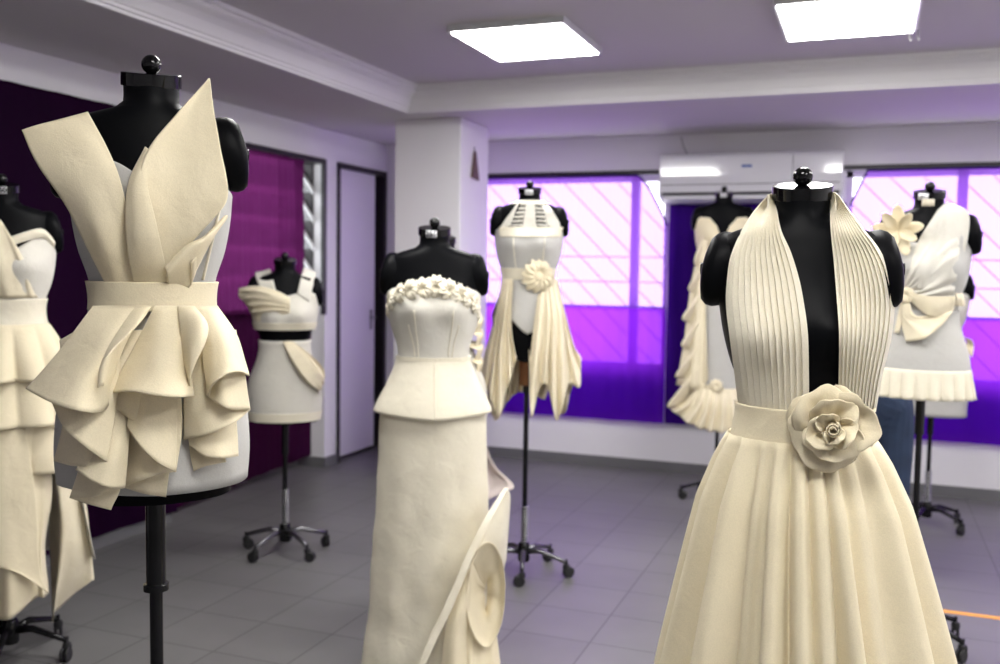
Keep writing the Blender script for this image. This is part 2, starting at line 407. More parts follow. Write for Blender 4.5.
# ------------------------------------------------------------------ dress forms
PZ = [0, -.060, -.070, -.081, -.094, -.109, -.135, -.18, -.22, -.28, -.34, -.40, -.45, -.52, -.62, -.72, -.82]
PA = [.052, .052, .068, .106, .143, .161, .169, .169, .160, .154, .142, .1215, .1175, .134, .166, .172, .160]
PF = [.050, .051, .055, .059, .063, .067, .074, .086, .098, .110, .104, .092, .087, .099, .112, .113, .105]
PB = [.050, .054, .060, .066, .072, .076, .080, .086, .090, .090, .085, .080, .080, .100, .126, .126, .110]
def tabz(T, z):
    if z >= 0: return T[0]
    for i in range(len(PZ)-1):
        if z >= PZ[i+1]:
            u = (PZ[i]-z)/(PZ[i]-PZ[i+1])
            p0 = T[i-1] if i else T[i]; p3 = T[i+2] if i+2 < len(T) else T[i+1]
            p1, p2 = T[i], T[i+1]
            return .5*(2*p1+(p2-p0)*u+(2*p0-5*p1+4*p2-p3)*u*u+(3*p1-p0-3*p2+p3)*u**3)
    return T[-1]
def bust(x, z): return .028*sum(math.exp(-((x-s*.068)/.05)**2-((z+.275)/.05)**2) for s in (-1, 1))

class Form:
    def __init__(s, px, ytop, depth, sc_=1.0, kx=1.0, lx=0):
        d = ray(px, 300); s.X, s.Y = d.x*depth, d.y*depth
        s.rz = math.atan2(-s.X, s.Y)+0.0
        s.inv = Matrix.Rotation(-s.rz, 3, 'Z'); s.k = sc_
        s.kx = kx; s.lx = lx; s.az = 0
        s.zt = 0; s.zt = s.p(px, ytop, .05).z
    def p(s, px, py, d):
        """photo point -> point of the local upright plane d metres in front of the axis"""
        r = s.inv @ ray(px, py); c = s.inv @ (CAM-Vector((s.X, s.Y, 0)))
        t = (-d-c.y)/r.y; return c+r*t
    def yf(s, x, z, off=0):
        zz = (z-s.zt)/s.k; x = x-s.lx*min(1, max(0, (-zz-.2)/.2)); a = tabz(PA, zz)*s.k*(s.kx if zz < -.1 else 1)+off; bf = tabz(PF, zz)*s.k+off
        q = 1-(x/a)**2
        return -(bf*math.sqrt(q) if q > 0 else 0)-bust(x/s.k, zz)*s.k*(1 if q > 0 else 0)
    def on(s, px, py, off=.006):
        d = .09
        for _ in range(6):
            q = s.p(px, py, d); d = d*.3+.7*(-s.yf(q.x, q.z, off))
        return s.p(px, py, d)
    def b(s, th, z, off=.006, bus=1):
        """body surface, th degrees from the front, z below the cap"""
        t = math.radians(th); a = (tabz(PA, z)*(1+(s.kx-1)*min(1, max(0, (-z-.07)/.06)))+off)*s.k; bf = (tabz(PF, z)+off)*s.k; bb = (tabz(PB, z)+off)*s.k
        x = a*math.sin(t); c = math.cos(t)
        y = -bf*c if c > 0 else -bb*c
        if c > 0: y -= bus*bust(x/s.k, z)*s.k*min(1, c*2)
        return Vector((x+s.lx*min(1, max(0, (-z-.2)/.2)), y, s.zt+z*s.k))
    def row(s, pts, off=.006):
        return [s.on(q[0], q[1], off) if len(q) == 2 else s.p(*q) for q in pts]
    def line(s, x0, y0, x1, y1, k=5, off=.006):
        return [s.on(x0+(x1-x0)*i/(k-1), y0+(y1-y0)*i/(k-1), off) for i in range(k)]

def text_mesh(body, size, parent, loc, rot, m):
    cu = bpy.data.curves.new('tag_text', 'FONT'); cu.body = body; cu.size = size; cu.align_x = 'CENTER'; cu.align_y = 'CENTER'; cu.extrude = .0004; cu.offset = .0007
    to = bpy.data.objects.new('tmp', cu); C.objects.link(to)
    dg = bpy.context.evaluated_depsgraph_get(); me = bpy.data.meshes.new_from_object(to.evaluated_get(dg))
    bpy.data.objects.remove(to)
    o = bpy.data.objects.new('tag_number', me); C.objects.link(o); me.materials.clear(); me.materials.append(m)
    o.parent = parent; o.location = loc; o.rotation_euler = rot; return o

def make_form(F, label, tagtxt=None, nleg=5, leg0=18, fat=False, tag2=False, low=-.82, tagx=-.004, ls=1.0):
    e = empty('dress_form', (F.X, F.Y, 0), F.rz, label, 'dress form', 'black dress forms on wheeled stands')
    k = F.k; zt = F.zt
    # torso
    n = 56; zs = [-.018-.006*0]; z = -.018
    zs = [-.018+(low+.018)*i/62 for i in range(63)]
    v, f = [], []
    for z in zs:
        for i in range(n): v.append(F.b(360*i/n, z, 0))
    for j in range(len(zs)-1):
        for i in range(n): f.append((j*n+i, (j+1)*n+i, (j+1)*n+(i+1) % n, j*n+(i+1) % n))
    f.append(list(range(n))); f.append([(len(zs)-1)*n+i for i in range(n)][::-1])
    autosmooth(link('torso', v, f, M['black'], e), 60)
    # arm plates
    for sx in (-1, 1):
        ov, of = [], []
        prof = [(0, .025), (.5, .0245), (.82, .020), (.95, .011), (1, -.002), (.97, -.02), (.86, -.045)]
        for r, h in prof:
            for i in range(28):
                a = 2*PI*i/28
                yy = .058*r*math.cos(a); zz = .074*r*math.sin(a)
                # lean: top nearer the neck
                ov.append((sx*((.163+h-.22*zz*(1 if zz > 0 else .45))*(.5+.5*F.kx))*k, yy*k+.004, zt+(-.160+(F.az if sx > 0 else -F.az)+zz)*k))
        for j in range(len(prof)-1):
            for i in range(28): of.append((j*28+i, j*28+(i+1) % 28, (j+1)*28+(i+1) % 28, (j+1)*28+i))
        o = MB().add(ov, of).build('arm_plate', M['black'], e, True)
        MB().lathe([(.012*k, 0), (.012*k, .004*k), (0, .005*k)], 16, (sx*.1875*(.5+.5*F.kx)*k, .004, zt-(.160-F.az*sx)*k), Matrix.Rotation(sx*PI/2, 3, 'Y')).build('arm_plate_screw', M['gloss'], o, True)
    T = Matrix.Rotation(math.radians(12), 3, 'X')
    cap = MB().lathe([(.045*k, -.0255*k), (.055*k, -.0255*k), (.056*k, -.0245*k), (.056*k, -.0012*k), (.055*k, 0), (.002*k, .0002*k)], 48, (0, 0, zt), T)
    cap = autosmooth(cap.build('neck_cap', M['gloss'], e), 30)
    kn = MB().lathe([(.009*k, -.002)]+[(.0185*k*math.sin(PI*(i+2)/18), (.0165-.0185*math.cos(PI*(i+2)/18))*k) for i in range(0, 16)]+[(0, .035*k)], 32, (0, 0, zt), T)
    autosmooth(kn.build('knob', M['gloss'], e), 40)
    if tagtxt is not None:
        def tg(w, h, cx, cz, R, m, T=T):
            vv = []
            for q in range(7):
                a = (cx+(q/6-.5)*w)/R
                for zz in (cz-h/2, cz+h/2): vv.append(T @ Vector((R*math.sin(a), -R*math.cos(a), zz))+Vector((0, 0, zt)))
            return link('size_tag', vv, [(2*q, 2*q+2, 2*q+3, 2*q+1) for q in range(6)], m, e, True, .0006)
        t1 = tg(.038*k, .024*k, tagx, -.013*k, .0572*k, M['paper'])
        a = tagx/(.0585*k)
        if tagtxt:
            pos = T @ Vector((.0594*k*math.sin(a), -.0594*k*math.cos(a), -.0125*k))
            text_mesh(tagtxt, .025*k, t1, (pos.x, pos.y, pos.z+zt), (PI/2+math.radians(12), 0, a), M['ink'])
        else:
            pos = T @ Vector((.0588*k*math.sin(a), -.0588*k*math.cos(a), -.013*k))
            MB().box(pos.x-.012*k, pos.x+.012*k, pos.y-.0006, pos.y+.0006, pos.z+zt-.0015, pos.z+zt+.0025).build('tag_line', M['ink'], t1)
        if tag2: tg(.044*k, .026*k, -.004, -.046*k, .0538*k, M['beige'], Matrix.Identity(3))
    # pole, spring, hub, legs
    zb = zt+low*k
    MB().lathe([(.05*k, zb+.004), (.05*k, zb-.012), (.022, zb-.02)], 32).build('base_plate', M['gloss'], e, True)
    if fat:
        autosmooth(MB().lathe([(.0185, zb), (.0185, .778), (.024, .776), (.024, .764), (.0125, .762), (.0125, .20)], 28).build('pole', M['pole'], e), 35)
    else:
        autosmooth(MB().lathe([(.017, zb), (.017, zb-.16), (.0115, zb-.165), (.0115, .10)], 20).build('pole', M['pole'], e), 35)
    sp = [(.0165*math.cos(t*.9), .0165*math.sin(t*.9), .135+.175*t/84) for t in [i*.7 for i in range(121)]]
    MB().tube(sp, .0034, 6).build('spring', M['coil'], e, True)
    autosmooth(MB().lathe([(.02, .14), (.026, .132), (.028, .06), (.024, .052)], 24).build('hub', M['pole'], e), 40)
    for i in range(nleg):
        a = math.radians(leg0+360*i/nleg); c, s_ = math.cos(a), math.sin(a)
        lm = MB(); pts = [(r*c, r*s_, z) for r, z in ((.02, .10), (.08*ls, .108), (.15*ls, .088), (.205*ls, .072))]
        lm.tube(pts, [.014, .0125, .0105, .009], 10); lg = lm.build('leg', M['chrome'] if leg0 != 40 else M['pole'], e, True)
        cm = MB(); R_ = Matrix.Rotation(a+.8+i, 3, 'Z') @ Matrix.Rotation(PI/2, 3, 'X')
        q = Vector((.207*ls*c, .207*ls*s_, 0)); dirv = Matrix.Rotation(a+.8+i, 3, 'Z')
        for off in (-.014, .004):
            cm.lathe([(.004, 0), (.022, 0), (.0255, .003), (.0255, .008), (.022, .011), (.004, .011)], 20, q+dirv @ Vector((.012, off+.011, .0255)), R_)
        cm.lathe([(.006, .03), (.006, .085)], 10, q)
        cm.lathe([(.0, .068), (.014, .062), (.017, .05), (.016, .042)], 16, q)
        autosmooth(cm.build('caster', M['caster'], lg), 40)
    return e
def dress(F, name, label, cat='dress'):
    return empty(name, (F.X, F.Y, 0), F.rz, label, cat)
def shell(F, name, m, par, th0, th1, top, bot, off=.008, nu=60, nv=20, flare=None, thick=.0025, bus=1, wob=0):
    """cloth fitted on the form between two heights below the cap (tables over theta)"""
    tt = top if isinstance(top, list) else [(-180, top)]
    bt = bot if isinstance(bot, list) else [(-180, bot)]
    closed = abs(th1-th0) >= 360
    def fn(u, t):
        th = th0+(th1-th0)*u; w = (th+180) % 360-180
        z0 = lerp_tab(tt, w); z1 = lerp_tab(bt, w); z = z0+(z1-z0)*t
        o = off+(flare(w, t) if flare else 0)+wob*math.sin(7*math.radians(w)+9*t)*math.sin(5*t+w*.07)
        return F.b(th, z, o, bus)
    return grid_obj(name, fn, nu, nv, m, par, closed, thick)
def flounce(F, name, m, par, th0, th1, z0, L, r_off, flare, n, amp, ph=0, nu=160, nv=18, Lf=None, thick=.0022, sharp=.8, squash=.85, point=0):
    """gathered frill: starts on the body at z0 and hangs L, waves grow to the hem"""
    A0 = (tabz(PA, z0)*F.kx+r_off)*F.k; B0 = (tabz(PF, z0)+r_off)*F.k; BB = (tabz(PB, z0)+r_off)*F.k
    closed = abs(th1-th0) >= 360
    def fn(u, t):
        th = math.radians(th0+(th1-th0)*u)
        q = n*th+ph+.5*math.sin(3*th+ph*2)
        wv = abs(math.cos(q/2))**sharp*2-1.2
        Lk = L*(1+(Lf(math.degrees(th)) if Lf else 0))
        if point: Lk *= 1+point*math.cos(q)
        rr = flare*(t**.85)+amp*wv*(t**1.1)
        x = (A0+rr)*math.sin(th); y = -((B0 if math.cos(th) > 0 else BB)+rr*squash)*math.cos(th)
        return (x, y, F.zt+z0*F.k-Lk*t)
    return grid_obj(name, fn, nu, nv, m, par, closed, thick)

# ================================================================== A: folded wing mini dress
A = Form(153.5, 68.5, 1.83, .98, .90); A.az = .013
make_form(A, 'black dress form at front left in the mini dress with pointed collar', fat=True)
D = dress(A, 'mini_dress', 'cream mini dress with tall pointed wing collar and tiered hip ruffles, front left')
shell(A, 'bodice', M['grey'], D, -180, 180, [(-180, -.25), (-90, -.235), (-60, -.215), (-32, -.20), (-14, -.225), (0, -.26), (14, -.225), (32, -.2), (60, -.215), (90, -.235), (180, -.25)], -.41, off=.006)
p = A.p
surf('collar_wing', [
    [p(22, 130, .10), p(40, 124.5, .105), p(62, 119, .105), p(88, 112, .10)],
    [p(37, 163, .11), p(60, 155, .125), p(88, 146, .13), p(109, 152, .125)],
    [p(66, 205, .115), p(85, 196, .145), p(108, 188, .15), p(123, 190, .148)],
    [p(89, 250, .105), p(104, 245, .135), p(122, 240, .135), p(131, 240, .135)],
    [p(108, 288, .080), p(118, 288, .088), p(128, 288, .092), p(137, 288, .094)]], M['cream'], D, thick=.004, nu=30, nv=40)
surf('collar_leaf', [
    [p(208, 79, .10), p(208.5, 79, .10), p(209.5, 79, .10), p(210, 79, .10)],
    [p(176, 115, .135), p(190, 110, .122), p(203, 107, .122), p(213, 105, .125)],
    [p(147, 152, .155), p(172, 148, .135), p(198, 145, .135), p(220, 145, .140)],
    [p(138, 192, .160), p(168, 194, .145), p(200, 193, .148), p(228, 194, .150)],
    [p(140, 235, .145), p(162, 236, .138), p(190, 232, .142), p(214, 218, .150)],
    [p(150, 268, .11), p(160, 270, .115), p(174, 264, .12), p(186, 246, .135)]], M['cream'], D, thick=.004, nu=36, nv=44)
surf('collar_lapel', [
    [p(146, 147, .128), p(147, 148, .135), p(148, 149, .137), p(149, 150, .137)],
    [p(130, 180, .15), p(136, 180, .162), p(142, 181, .166), p(147, 183, .166)],
    [p(126, 215, .158), p(136, 216, .172), p(146, 217, .174), p(155, 219, .170)],
    [p(128, 250, .143), p(139, 250, .155), p(151, 250, .157), p(162, 250, .152)],
    [p(135, 288, .094), p(146, 288, .098), p(158, 288, .098), p(170, 288, .096)]], M['cream'], D, thick=.004, nu=26, nv=44)
surf('collar_cup', [
    [p(165, 268, .132), p(185, 247, .142), p(205, 236, .135), p(224, 216, .116)],
    [p(167, 274, .136), p(188, 253, .150), p(207, 241, .142), p(225, 220, .118)],
    [p(168, 288, .096), p(182, 288, .098), p(190, 286, .10), p(191, 262, .142)]], M['cream'], D, thick=.004, nu=30, nv=20)
surf('bodice_dart', [[A.on(110, 160, .012), A.on(120, 164, .014), A.on(133, 172, .014)], [A.on(118, 190, .012), A.on(126, 190, .013), A.on(134, 190, .014)], [A.on(130, 220, .012), A.on(132, 220, .012), A.on(134, 220, .012)]], M['grey'], D, nu=16, nv=16)
for xa, xb in ((86, 106), (222, 203)):
    MB().tube([A.on(xa+(xb-xa)*i/12, 200+80*i/12, .012) for i in range(13)], .0028, 6).build('side_seam', M['pale'], D, True)
shell(A, 'waistband', M['cream'], D, -180, 180, -.400, -.455, off=.008, flare=lambda w, t: .016*max(0, math.cos(math.radians(w)))**.7, thick=.004)
shell(A, 'skirt', M['grey'], D, -180, 180, -.44, [(-180, -.79), (-60, -.785), (0, -.795), (60, -.795), (180, -.79)], off=.010, flare=lambda w, t: .020*t)
# tiered hip ruffles, cut as cones hanging from the waist
def tier(rows, nm='ruffle', **k):
    return surf(nm, [[p(*q) for q in r] for r in rows], M['cream'], D, **{**dict(nu=48, nv=22, thick=.0028), **k})
# inner tiers first
tier([[(104, 330, .12), (118, 330, .13), (130, 330, .135), (142, 330, .13)],
      [(96, 400, .13), (108, 400, .16), (120, 402, .16), (132, 404, .14)],
      [(88, 440, .135), (100, 452, .165), (112, 462, .172), (126, 478, .15)],
      [(70, 498, .14), (92, 497, .175), (108, 491, .18), (124, 488, .15)]])
tier([[(112, 340, .12), (124, 340, .125), (136, 340, .125)],
      [(84, 460, .135), (100, 470, .15), (124, 470, .13)],
      [(70, 498, .14), (92, 505, .15), (111, 510, .145)]])
tier([[(60, 340, .10), (80, 330, .125), (100, 330, .14), (120, 330, .14)],
      [(66, 395, .115), (84, 400, .15), (100, 400, .16), (117, 392, .15)],
      [(62, 430, .12), (80, 437, .165), (96, 446, .175), (112, 440, .15)],
      [(54, 461, .125), (72, 466, .165), (92, 466, .185), (107, 463, .17)]])
tier([[(128, 345, .12), (145, 345, .13), (160, 345, .13), (176, 345, .13)],
      [(128, 425, .14), (145, 430, .16), (162, 432, .17), (182, 420, .15)],
      [(124, 487, .14), (142, 480, .175), (160, 474, .18), (176, 472, .17)]])
tier([[(130, 350, .115), (150, 350, .12), (170, 350, .12)],
      [(128, 440, .13), (150, 445, .145), (172, 440, .14)],
      [(125, 488, .135), (145, 494, .15), (166, 497, .145)]])
tier([[(184, 340, .12), (198, 340, .12), (212, 340, .12), (228, 340, .10)],
      [(186, 420, .14), (202, 425, .155), (220, 425, .15), (236, 420, .12)],
      [(190, 446, .145), (205, 456, .165), (222, 458, .165), (238, 456, .125)]])
tier([[(186, 350, .115), (200, 350, .115), (215, 350, .11)],
      [(189, 440, .13), (204, 445, .14), (222, 440, .135)],
      [(194, 471, .135), (206, 466, .15), (226, 462, .14)]])
tier([[(150, 340, .13), (165, 340, .135), (185, 340, .13)],
      [(112, 400, .16), (140, 400, .17), (172, 400, .15)],
      [(114, 408, .15), (140, 424, .18), (171, 433, .165)]])
tier([[(188, 340, .13), (205, 335, .14), (222, 330, .12), (236, 330, .11)],
      [(184, 400, .145), (205, 398, .17), (226, 392, .165), (242, 385, .135)],
      [(184, 440, .14), (206, 435, .18), (232, 424, .18), (250, 410, .14)]])
tier([[(64, 345, .12), (84, 340, .15), (102, 340, .16), (120, 345, .15)],
      [(58, 385, .15), (78, 395, .18), (96, 398, .19), (117, 396, .17)],
      [(52, 403, .165), (64, 428, .20), (84, 446, .215), (107, 462, .195)]])
tier([[(104, 400, .15), (114, 405, .16), (124, 405, .155), (130, 405, .15)],
      [(92, 440, .165), (104, 450, .185), (116, 455, .19), (128, 450, .17)],
      [(76, 470, .175), (92, 481, .20), (108, 487, .205), (124, 488, .175)]])
tier([[(132, 352, .135), (146, 352, .14), (160, 352, .14), (176, 352, .135)],
      [(131, 400, .16), (146, 410, .18), (162, 415, .18), (177, 410, .165)],
      [(127, 426, .17), (140, 446, .20), (157, 462, .205), (175, 472, .19)]])
# top tier: left cone with curled raw edge, centre, curled flap, right cone
tier([[(93, 306, .11), (110, 306, .115), (130, 306, .118), (148, 306, .115)],
      [(62, 348, .13), (90, 345, .17), (112, 342, .18), (128, 338, .15)],
      [(40, 374, .14), (70, 378, .205), (92, 378, .215), (116, 368, .165)],
      [(26, 389, .145), (50, 402, .215), (80, 411, .245), (103, 411, .20), (114, 392, .155)]], nu=60)
tier([[(136, 306, .118), (142, 306, .122), (148, 306, .122), (151, 306, .118)],
      [(112, 342, .185), (122, 338, .192), (132, 330, .18), (140, 322, .15)],
      [(101, 366, .215), (103, 362, .222), (108, 356, .222), (114, 350, .205)],
      [(98, 388, .225), (99, 387, .228), (101, 386, .228), (103, 386, .224)]], nm='ruffle_edge')
tier([[(155, 306, .115), (163, 306, .118), (175, 306, .118), (186, 306, .115)],
      [(136, 344, .14), (155, 345, .175), (172, 345, .18), (189, 340, .16)],
      [(120, 374, .16), (150, 373, .21), (172, 375, .215), (191, 372, .18)],
      [(112, 393, .17), (130, 391, .225), (160, 396, .245), (182, 397, .235), (194, 396, .19)]], nu=60)
tier([[(178, 306, .122), (184, 306, .127), (190, 306, .127), (194, 306, .12)],
      [(181, 330, .165), (191, 325, .19), (201, 322, .195), (207, 324, .18)],
      [(184, 360, .185), (190, 354, .215), (199, 348, .22), (205, 342, .205)],
      [(190, 386, .20), (190, 380, .21), (191, 374, .212), (192, 368, .208)]], nm='ruffle_edge')
tier([[(194, 306, .115), (202, 306, .115), (210, 306, .11), (217, 306, .09)],
      [(201, 340, .15), (213, 338, .17), (225, 335, .165), (236, 334, .12)],
      [(205, 372, .175), (216, 365, .20), (232, 360, .20), (245, 362, .14)],
      [(209, 396, .20), (212, 386, .225), (225, 375, .235), (240, 372, .21), (249, 376, .15)]], nu=60)
tier([[(205, 345, .14), (218, 345, .15), (235, 340, .14)],
      [(207, 370, .165), (222, 368, .19), (243, 366, .155)],
      [(206, 395, .175), (226, 408, .205), (250, 410, .15)]])

# ================================================================== B: tiered wrap gown, left edge
B = Form(4, 183, 3.3)
make_form(B, 'black dress form cut by the left edge in the tiered wrap gown', '250', leg0=40)
D = dress(B, 'evening_gown', 'cream strapless wrap gown with two tiers of ruffles and long side train, left edge'); p = B.p
shell(B, 'bodice', M['off'], D, -180, 180, [(-180, -.24), (-70, -.22), (-35, -.17), (0, -.25), (35, -.18), (70, -.195), (100, -.22), (180, -.24)], -.41, off=.007)
surf('wrap_panel', [[B.on(-40, 222, .012), B.on(-22, 216, .014), B.on(-5, 216, .014), B.on(2, 222, .014)],
                    [B.on(-38, 260, .014), B.on(-15, 258, .018), B.on(8, 256, .02), B.on(22, 256, .016)],
                    [B.on(-32, 298, .012), B.on(-5, 298, .014), B.on(20, 298, .014), B.on(38, 298, .012)]], M['crease'], D, fold=(3, .004))
surf('neck_roll', [[B.on(8, 238, .012), B.on(25, 232, .016), B.on(42, 229, .016), B.on(54, 239, .010)], [B.on(8, 241, .02), B.on(25, 236, .024), B.on(43, 233, .024), B.on(55, 244, .016)], [B.on(10, 246, .01), B.on(26, 241, .012), B.on(43, 238, .012), B.on(54, 248, .01)]], M['pale'], D)
shell(B, 'waistband', M['pale'], D, -180, 180, -.393, -.487, off=.013, thick=.004)
shell(B, 'underskirt', M['off'], D, -180, 180, -.47, -.82, off=.012)
flounce(B, 'ruffle', M['cream'], D, -180, 180, -.48, .185, .016, .085, 13, .025, ph=.6, sharp=.9)
flounce(B, 'ruffle', M['cream'], D, -180, 180, -.60, .22, .016, .075, 11, .02, ph=1.9, sharp=.9)
flounce(B, 'ruffle', M['cream'], D, -180, 100, -.72, .27, .014, .045, 9, .018, ph=.3, sharp=.9)
surf('skirt_panel', [[p(-50, 420, .12), p(-25, 420, .14), p(5, 420, .15), p(30, 420, .14), p(46, 420, .10)],
                     [p(-52, 500, .12), p(-25, 500, .16), p(8, 500, .18), p(34, 500, .15), p(52, 490, .09)],
                     [p(-50, 560, .12), p(-25, 570, .17), p(8, 570, .20), p(34, 565, .17), p(45, 545, .10)],
                     [p(-48, 616, .12), p(-25, 622, .17), p(8, 618, .2), p(35, 600, .17), p(49, 594, .12)]], M['cream'], D, nu=70, nv=30, fold=(3, .018))
surf('skirt_overlay', [[p(-30, 425, .15), p(0, 425, .165), p(25, 425, .155)],
                       [p(-30, 500, .18), p(0, 490, .19), p(36, 500, .17)],
                       [p(-30, 560, .2), p(6, 560, .215), p(40, 570, .185)],
                       [p(-30, 562, .2), p(15, 572, .22), p(49, 594, .19)]], M['cream'], D)
surf('skirt_train', [[p(30, 420, -.10), p(45, 420, -.04), p(58, 420, -.06)],
                     [p(48, 500, -.08), p(60, 490, .03), p(82, 480, -.06)],
                     [p(50, 545, -.08), p(64, 545, .04), p(93, 570, -.06)],
                     [p(51, 560, -.07), p(53, 617, .03), p(56, 612, -.02), p(93, 578, -.06)]], M['crease'], D, nu=30, nv=30, fold=(1.5, .015))
shell(B, 'back_skirt', M['off'], D, 90, 270, -.78, -1.35, off=.02, flare=lambda w, t: .10*t)

# ================================================================== C: two-piece with side drape
Cc = Form(285, 259, 4.6, .96)
make_form(Cc, 'black dress form by the plum curtain in the two-piece outfit', leg0=-60)
D = dress(Cc, 'crop_top', 'off-white crop top with broad straps and one draped shoulder, before the plum curtain', 'top'); p = Cc.p
shell(Cc, 'bodice', M['off'], D, -180, 180, [(-180, -.2), (-80, -.2), (-40, -.155), (-12, -.17), (0, -.185), (12, -.175), (40, -.155), (80, -.2), (180, -.2)], -.345, off=.008)
for sgn, (a, b_, c, d_) in ((1, ((303, 270), (316, 274), (297, 294), (309, 302))), (-1, ((255, 274), (271, 271), (262, 296), (277, 295)))):
    surf('strap', [[Cc.p(a[0]*.5+b_[0]*.5-4, a[1]-2, -.03), Cc.p(b_[0]-1, b_[1]-2, -.03)], [Cc.on(*a, .008), Cc.on(*b_, .008)], [Cc.on((a[0]+c[0])/2, (a[1]+c[1])/2, .009), Cc.on((b_[0]+d_[0])/2, (b_[1]+d_[1])/2, .009)], [Cc.on(*c, .012), Cc.on(*d_, .012)]], M['off'], D, nu=8, nv=20)
shell(Cc, 'hem_band', M['pale'], D, -180, 180, -.315, -.352, off=.012)
surf('shoulder_drape', [[p(239, 288, .05), p(252, 286, .085), p(264, 287, .115), p(280, 292, .13), p(290, 298, .13)],
                        [p(239, 297, .055), p(252, 294, .10), p(264, 294, .13), p(280, 299, .145), p(290, 303, .138)],
                        [p(245, 303, .05), p(254, 304, .09), p(266, 304, .125), p(280, 305, .14), p(290, 307, .135)],
                        [p(250, 311, .05), p(256, 313, .08), p(268, 311, .115), p(280, 310, .13), p(290, 310, .13)],
                        [p(254, 320, .05), p(260, 322, .08), p(270, 318, .105), p(281, 315, .12), p(290, 313, .128)]], M['crease'], D, nu=30, nv=44)
for i in range(4):
    MB().tube([p(240+3*i, 291+7*i, .07), p(254+2*i, 290+7*i, .11), p(268, 293+5.5*i, .135), p(290, 301+3*i, .142)], [.008, .011, .009, .004], 8).build('drape_fold', M['crease'], D, True, sub=1)
D = dress(Cc, 'mini_skirt', 'off-white mini skirt with a looped side drape, before the plum curtain', 'skirt')
shell(Cc, 'skirt', M['off'], D, -180, 180, -.405, -.80, off=.010, flare=lambda w, t: .004*t)
shell(Cc, 'hem_band', M['pale'], D, -180, 180, -.765, -.81, off=.017)
for i in range(6):
    t = i/5
    MB().tube([p(283+3*t*2, 341, .10), p(292+9*t, 358-4*t, .135-.01*t), p(302+10*t, 374-6*t, .14-.02*t), p(315+7*t, 388-8*t, .11-.03*t), p(322+1.5*t, 389-13*t, .05-.02*t)], [.006, .010, .012, .012, .008], 8).build('drape_fold', M['crease'], D, True, sub=1)
surf('side_drape', [[p(283, 341, .10), p(288, 341, .105), p(292, 341, .10)],
                    [p(294, 368, .10), p(302, 362, .108), p(312, 356, .075)],
                    [p(306, 382, .095), p(315, 378, .098), p(323, 368, .035)],
                    [p(318, 392, .07), p(322, 388, .08), p(325, 378, .04)]], M['crease'], D, nu=60, fold=(3.5, .012), fexp=.6)

# ================================================================== D: strapless gown with peplum
Dd = Form(434, 227, 3.3, 1.0, .98)
make_form(Dd, 'black dress form at centre in the strapless gown with rosettes', '256', tagx=-.012, ls=.72)
D = dress(Dd, 'strapless_gown', 'long cream strapless gown with rosette neckline, peplum and looped side ruffle, centre'); p = Dd.p
topz = [(-180, -.235), (-90, -.22), (-60, -.195), (-20, -.175), (0, -.17), (20, -.175), (60, -.2), (90, -.225), (180, -.235)]
shell(Dd, 'bodice', M['off'], D, -180, 180, [(a, z-.016) for a, z in topz], -.455, off=.008)
for s_ in (-1, 1):
    MB().tube([Dd.b(s_*24, -.28-.17*i/10, .0105) for i in range(11)], .0016, 6).build('dart_seam', M['pale'], D, True)
    MB().tube([Dd.b(s_*34-4*s_*i/10, -.33-.12*i/10, .0105) for i in range(11)], .0016, 6).build('dart_seam', M['pale'], D, True)
shell(Dd, 'waist_seam', M['pale'], D, -180, 180, -.442, -.456, off=.013, thick=.004)
def rosette(par, c, r, nrm=Vector((0, -1, 0)), m=None, seed=0, name='rosette'):
    rn = random.Random(seed); q = nrm.normalized().to_track_quat('Z', 'Y').to_matrix(); ph = rn.uniform(0, 6); n = rn.choice((10, 11, 12))
    def fn(u, t):
        a = 2*PI*u; rr = r*t*(1+.10*math.cos(n*a+ph)*t)
        z = .30*r*math.sin(PI*min(1, t*.97))+.11*r*t*math.cos(n*a+ph+4*t)+.08*r*math.cos(2*a+ph)*t-.12*r*math.exp(-(t/.12)**2)
        return c+q @ Vector((rr*math.cos(a), rr*math.sin(a), z))
    return grid_obj(name, fn, 72, 14, m or M['pale'], par, True, .002)
RS = [(389, 306, 8, .004), (392, 297, 9, .01), (400, 291, 9.5, .012), (411, 288, 10, .014), (423, 286, 10, .014), (436, 284, 10.5, .014), (448, 287, 10, .014), (459, 291, 10, .014), (468, 295, 9.5, .012), (475, 300, 9, .01), (478, 309, 7.5, .004)]
for i, (x, y, r, o_) in enumerate(RS):
    c = Dd.on(x, y+3, o_); rosette(D, c, r*.0037, Vector((c.x*1.6, c.y, .01)), seed=i)
shell(Dd, 'peplum', M['pale'], D, -180, 180, -.45, [(-180, -.62), (-60, -.635), (0, -.648), (60, -.635), (180, -.62)], off=.012, flare=lambda w, t: (.027*t*t**.2 if 1 else 0)+.004*math.cos(5*math.radians(w))*t, thick=.003, nu=90)
MB().tube([Dd.b(2, -.456-.19*i/12, .016+.046*(i/12)**1.2) for i in range(13)], .0018, 6).build('peplum_seam', M['pale'], D, True)
def dsk(w, t): return .014+.043*t**1.5+.012*max(0, t-.82)/.18+.006*math.sin(4*math.radians(w)+1)*t+.004*math.sin(9*math.radians(w)+2*t)*t
def dfn(u, t):
    th = -180+360*u; z = -.56-1.0*t
    q = Dd.b(th, max(z, -.70), dsk(th, t))+Vector((0, 0, min(0, z+.70)*Dd.k))
    nv_ = noise.noise(Vector((q.x*7-q.z*4, q.y*7, q.z*6)))+.6*noise.noise(Vector((q.x*16+q.z*9, q.y*12, q.z*9+3)))
    return q+Vector((math.sin(math.radians(th)), -math.cos(math.radians(th)), 0))*.0055*nv_*min(1, 3*t)
grid_obj('skirt', dfn, 96, 40, M['pale'], D, True, .003)
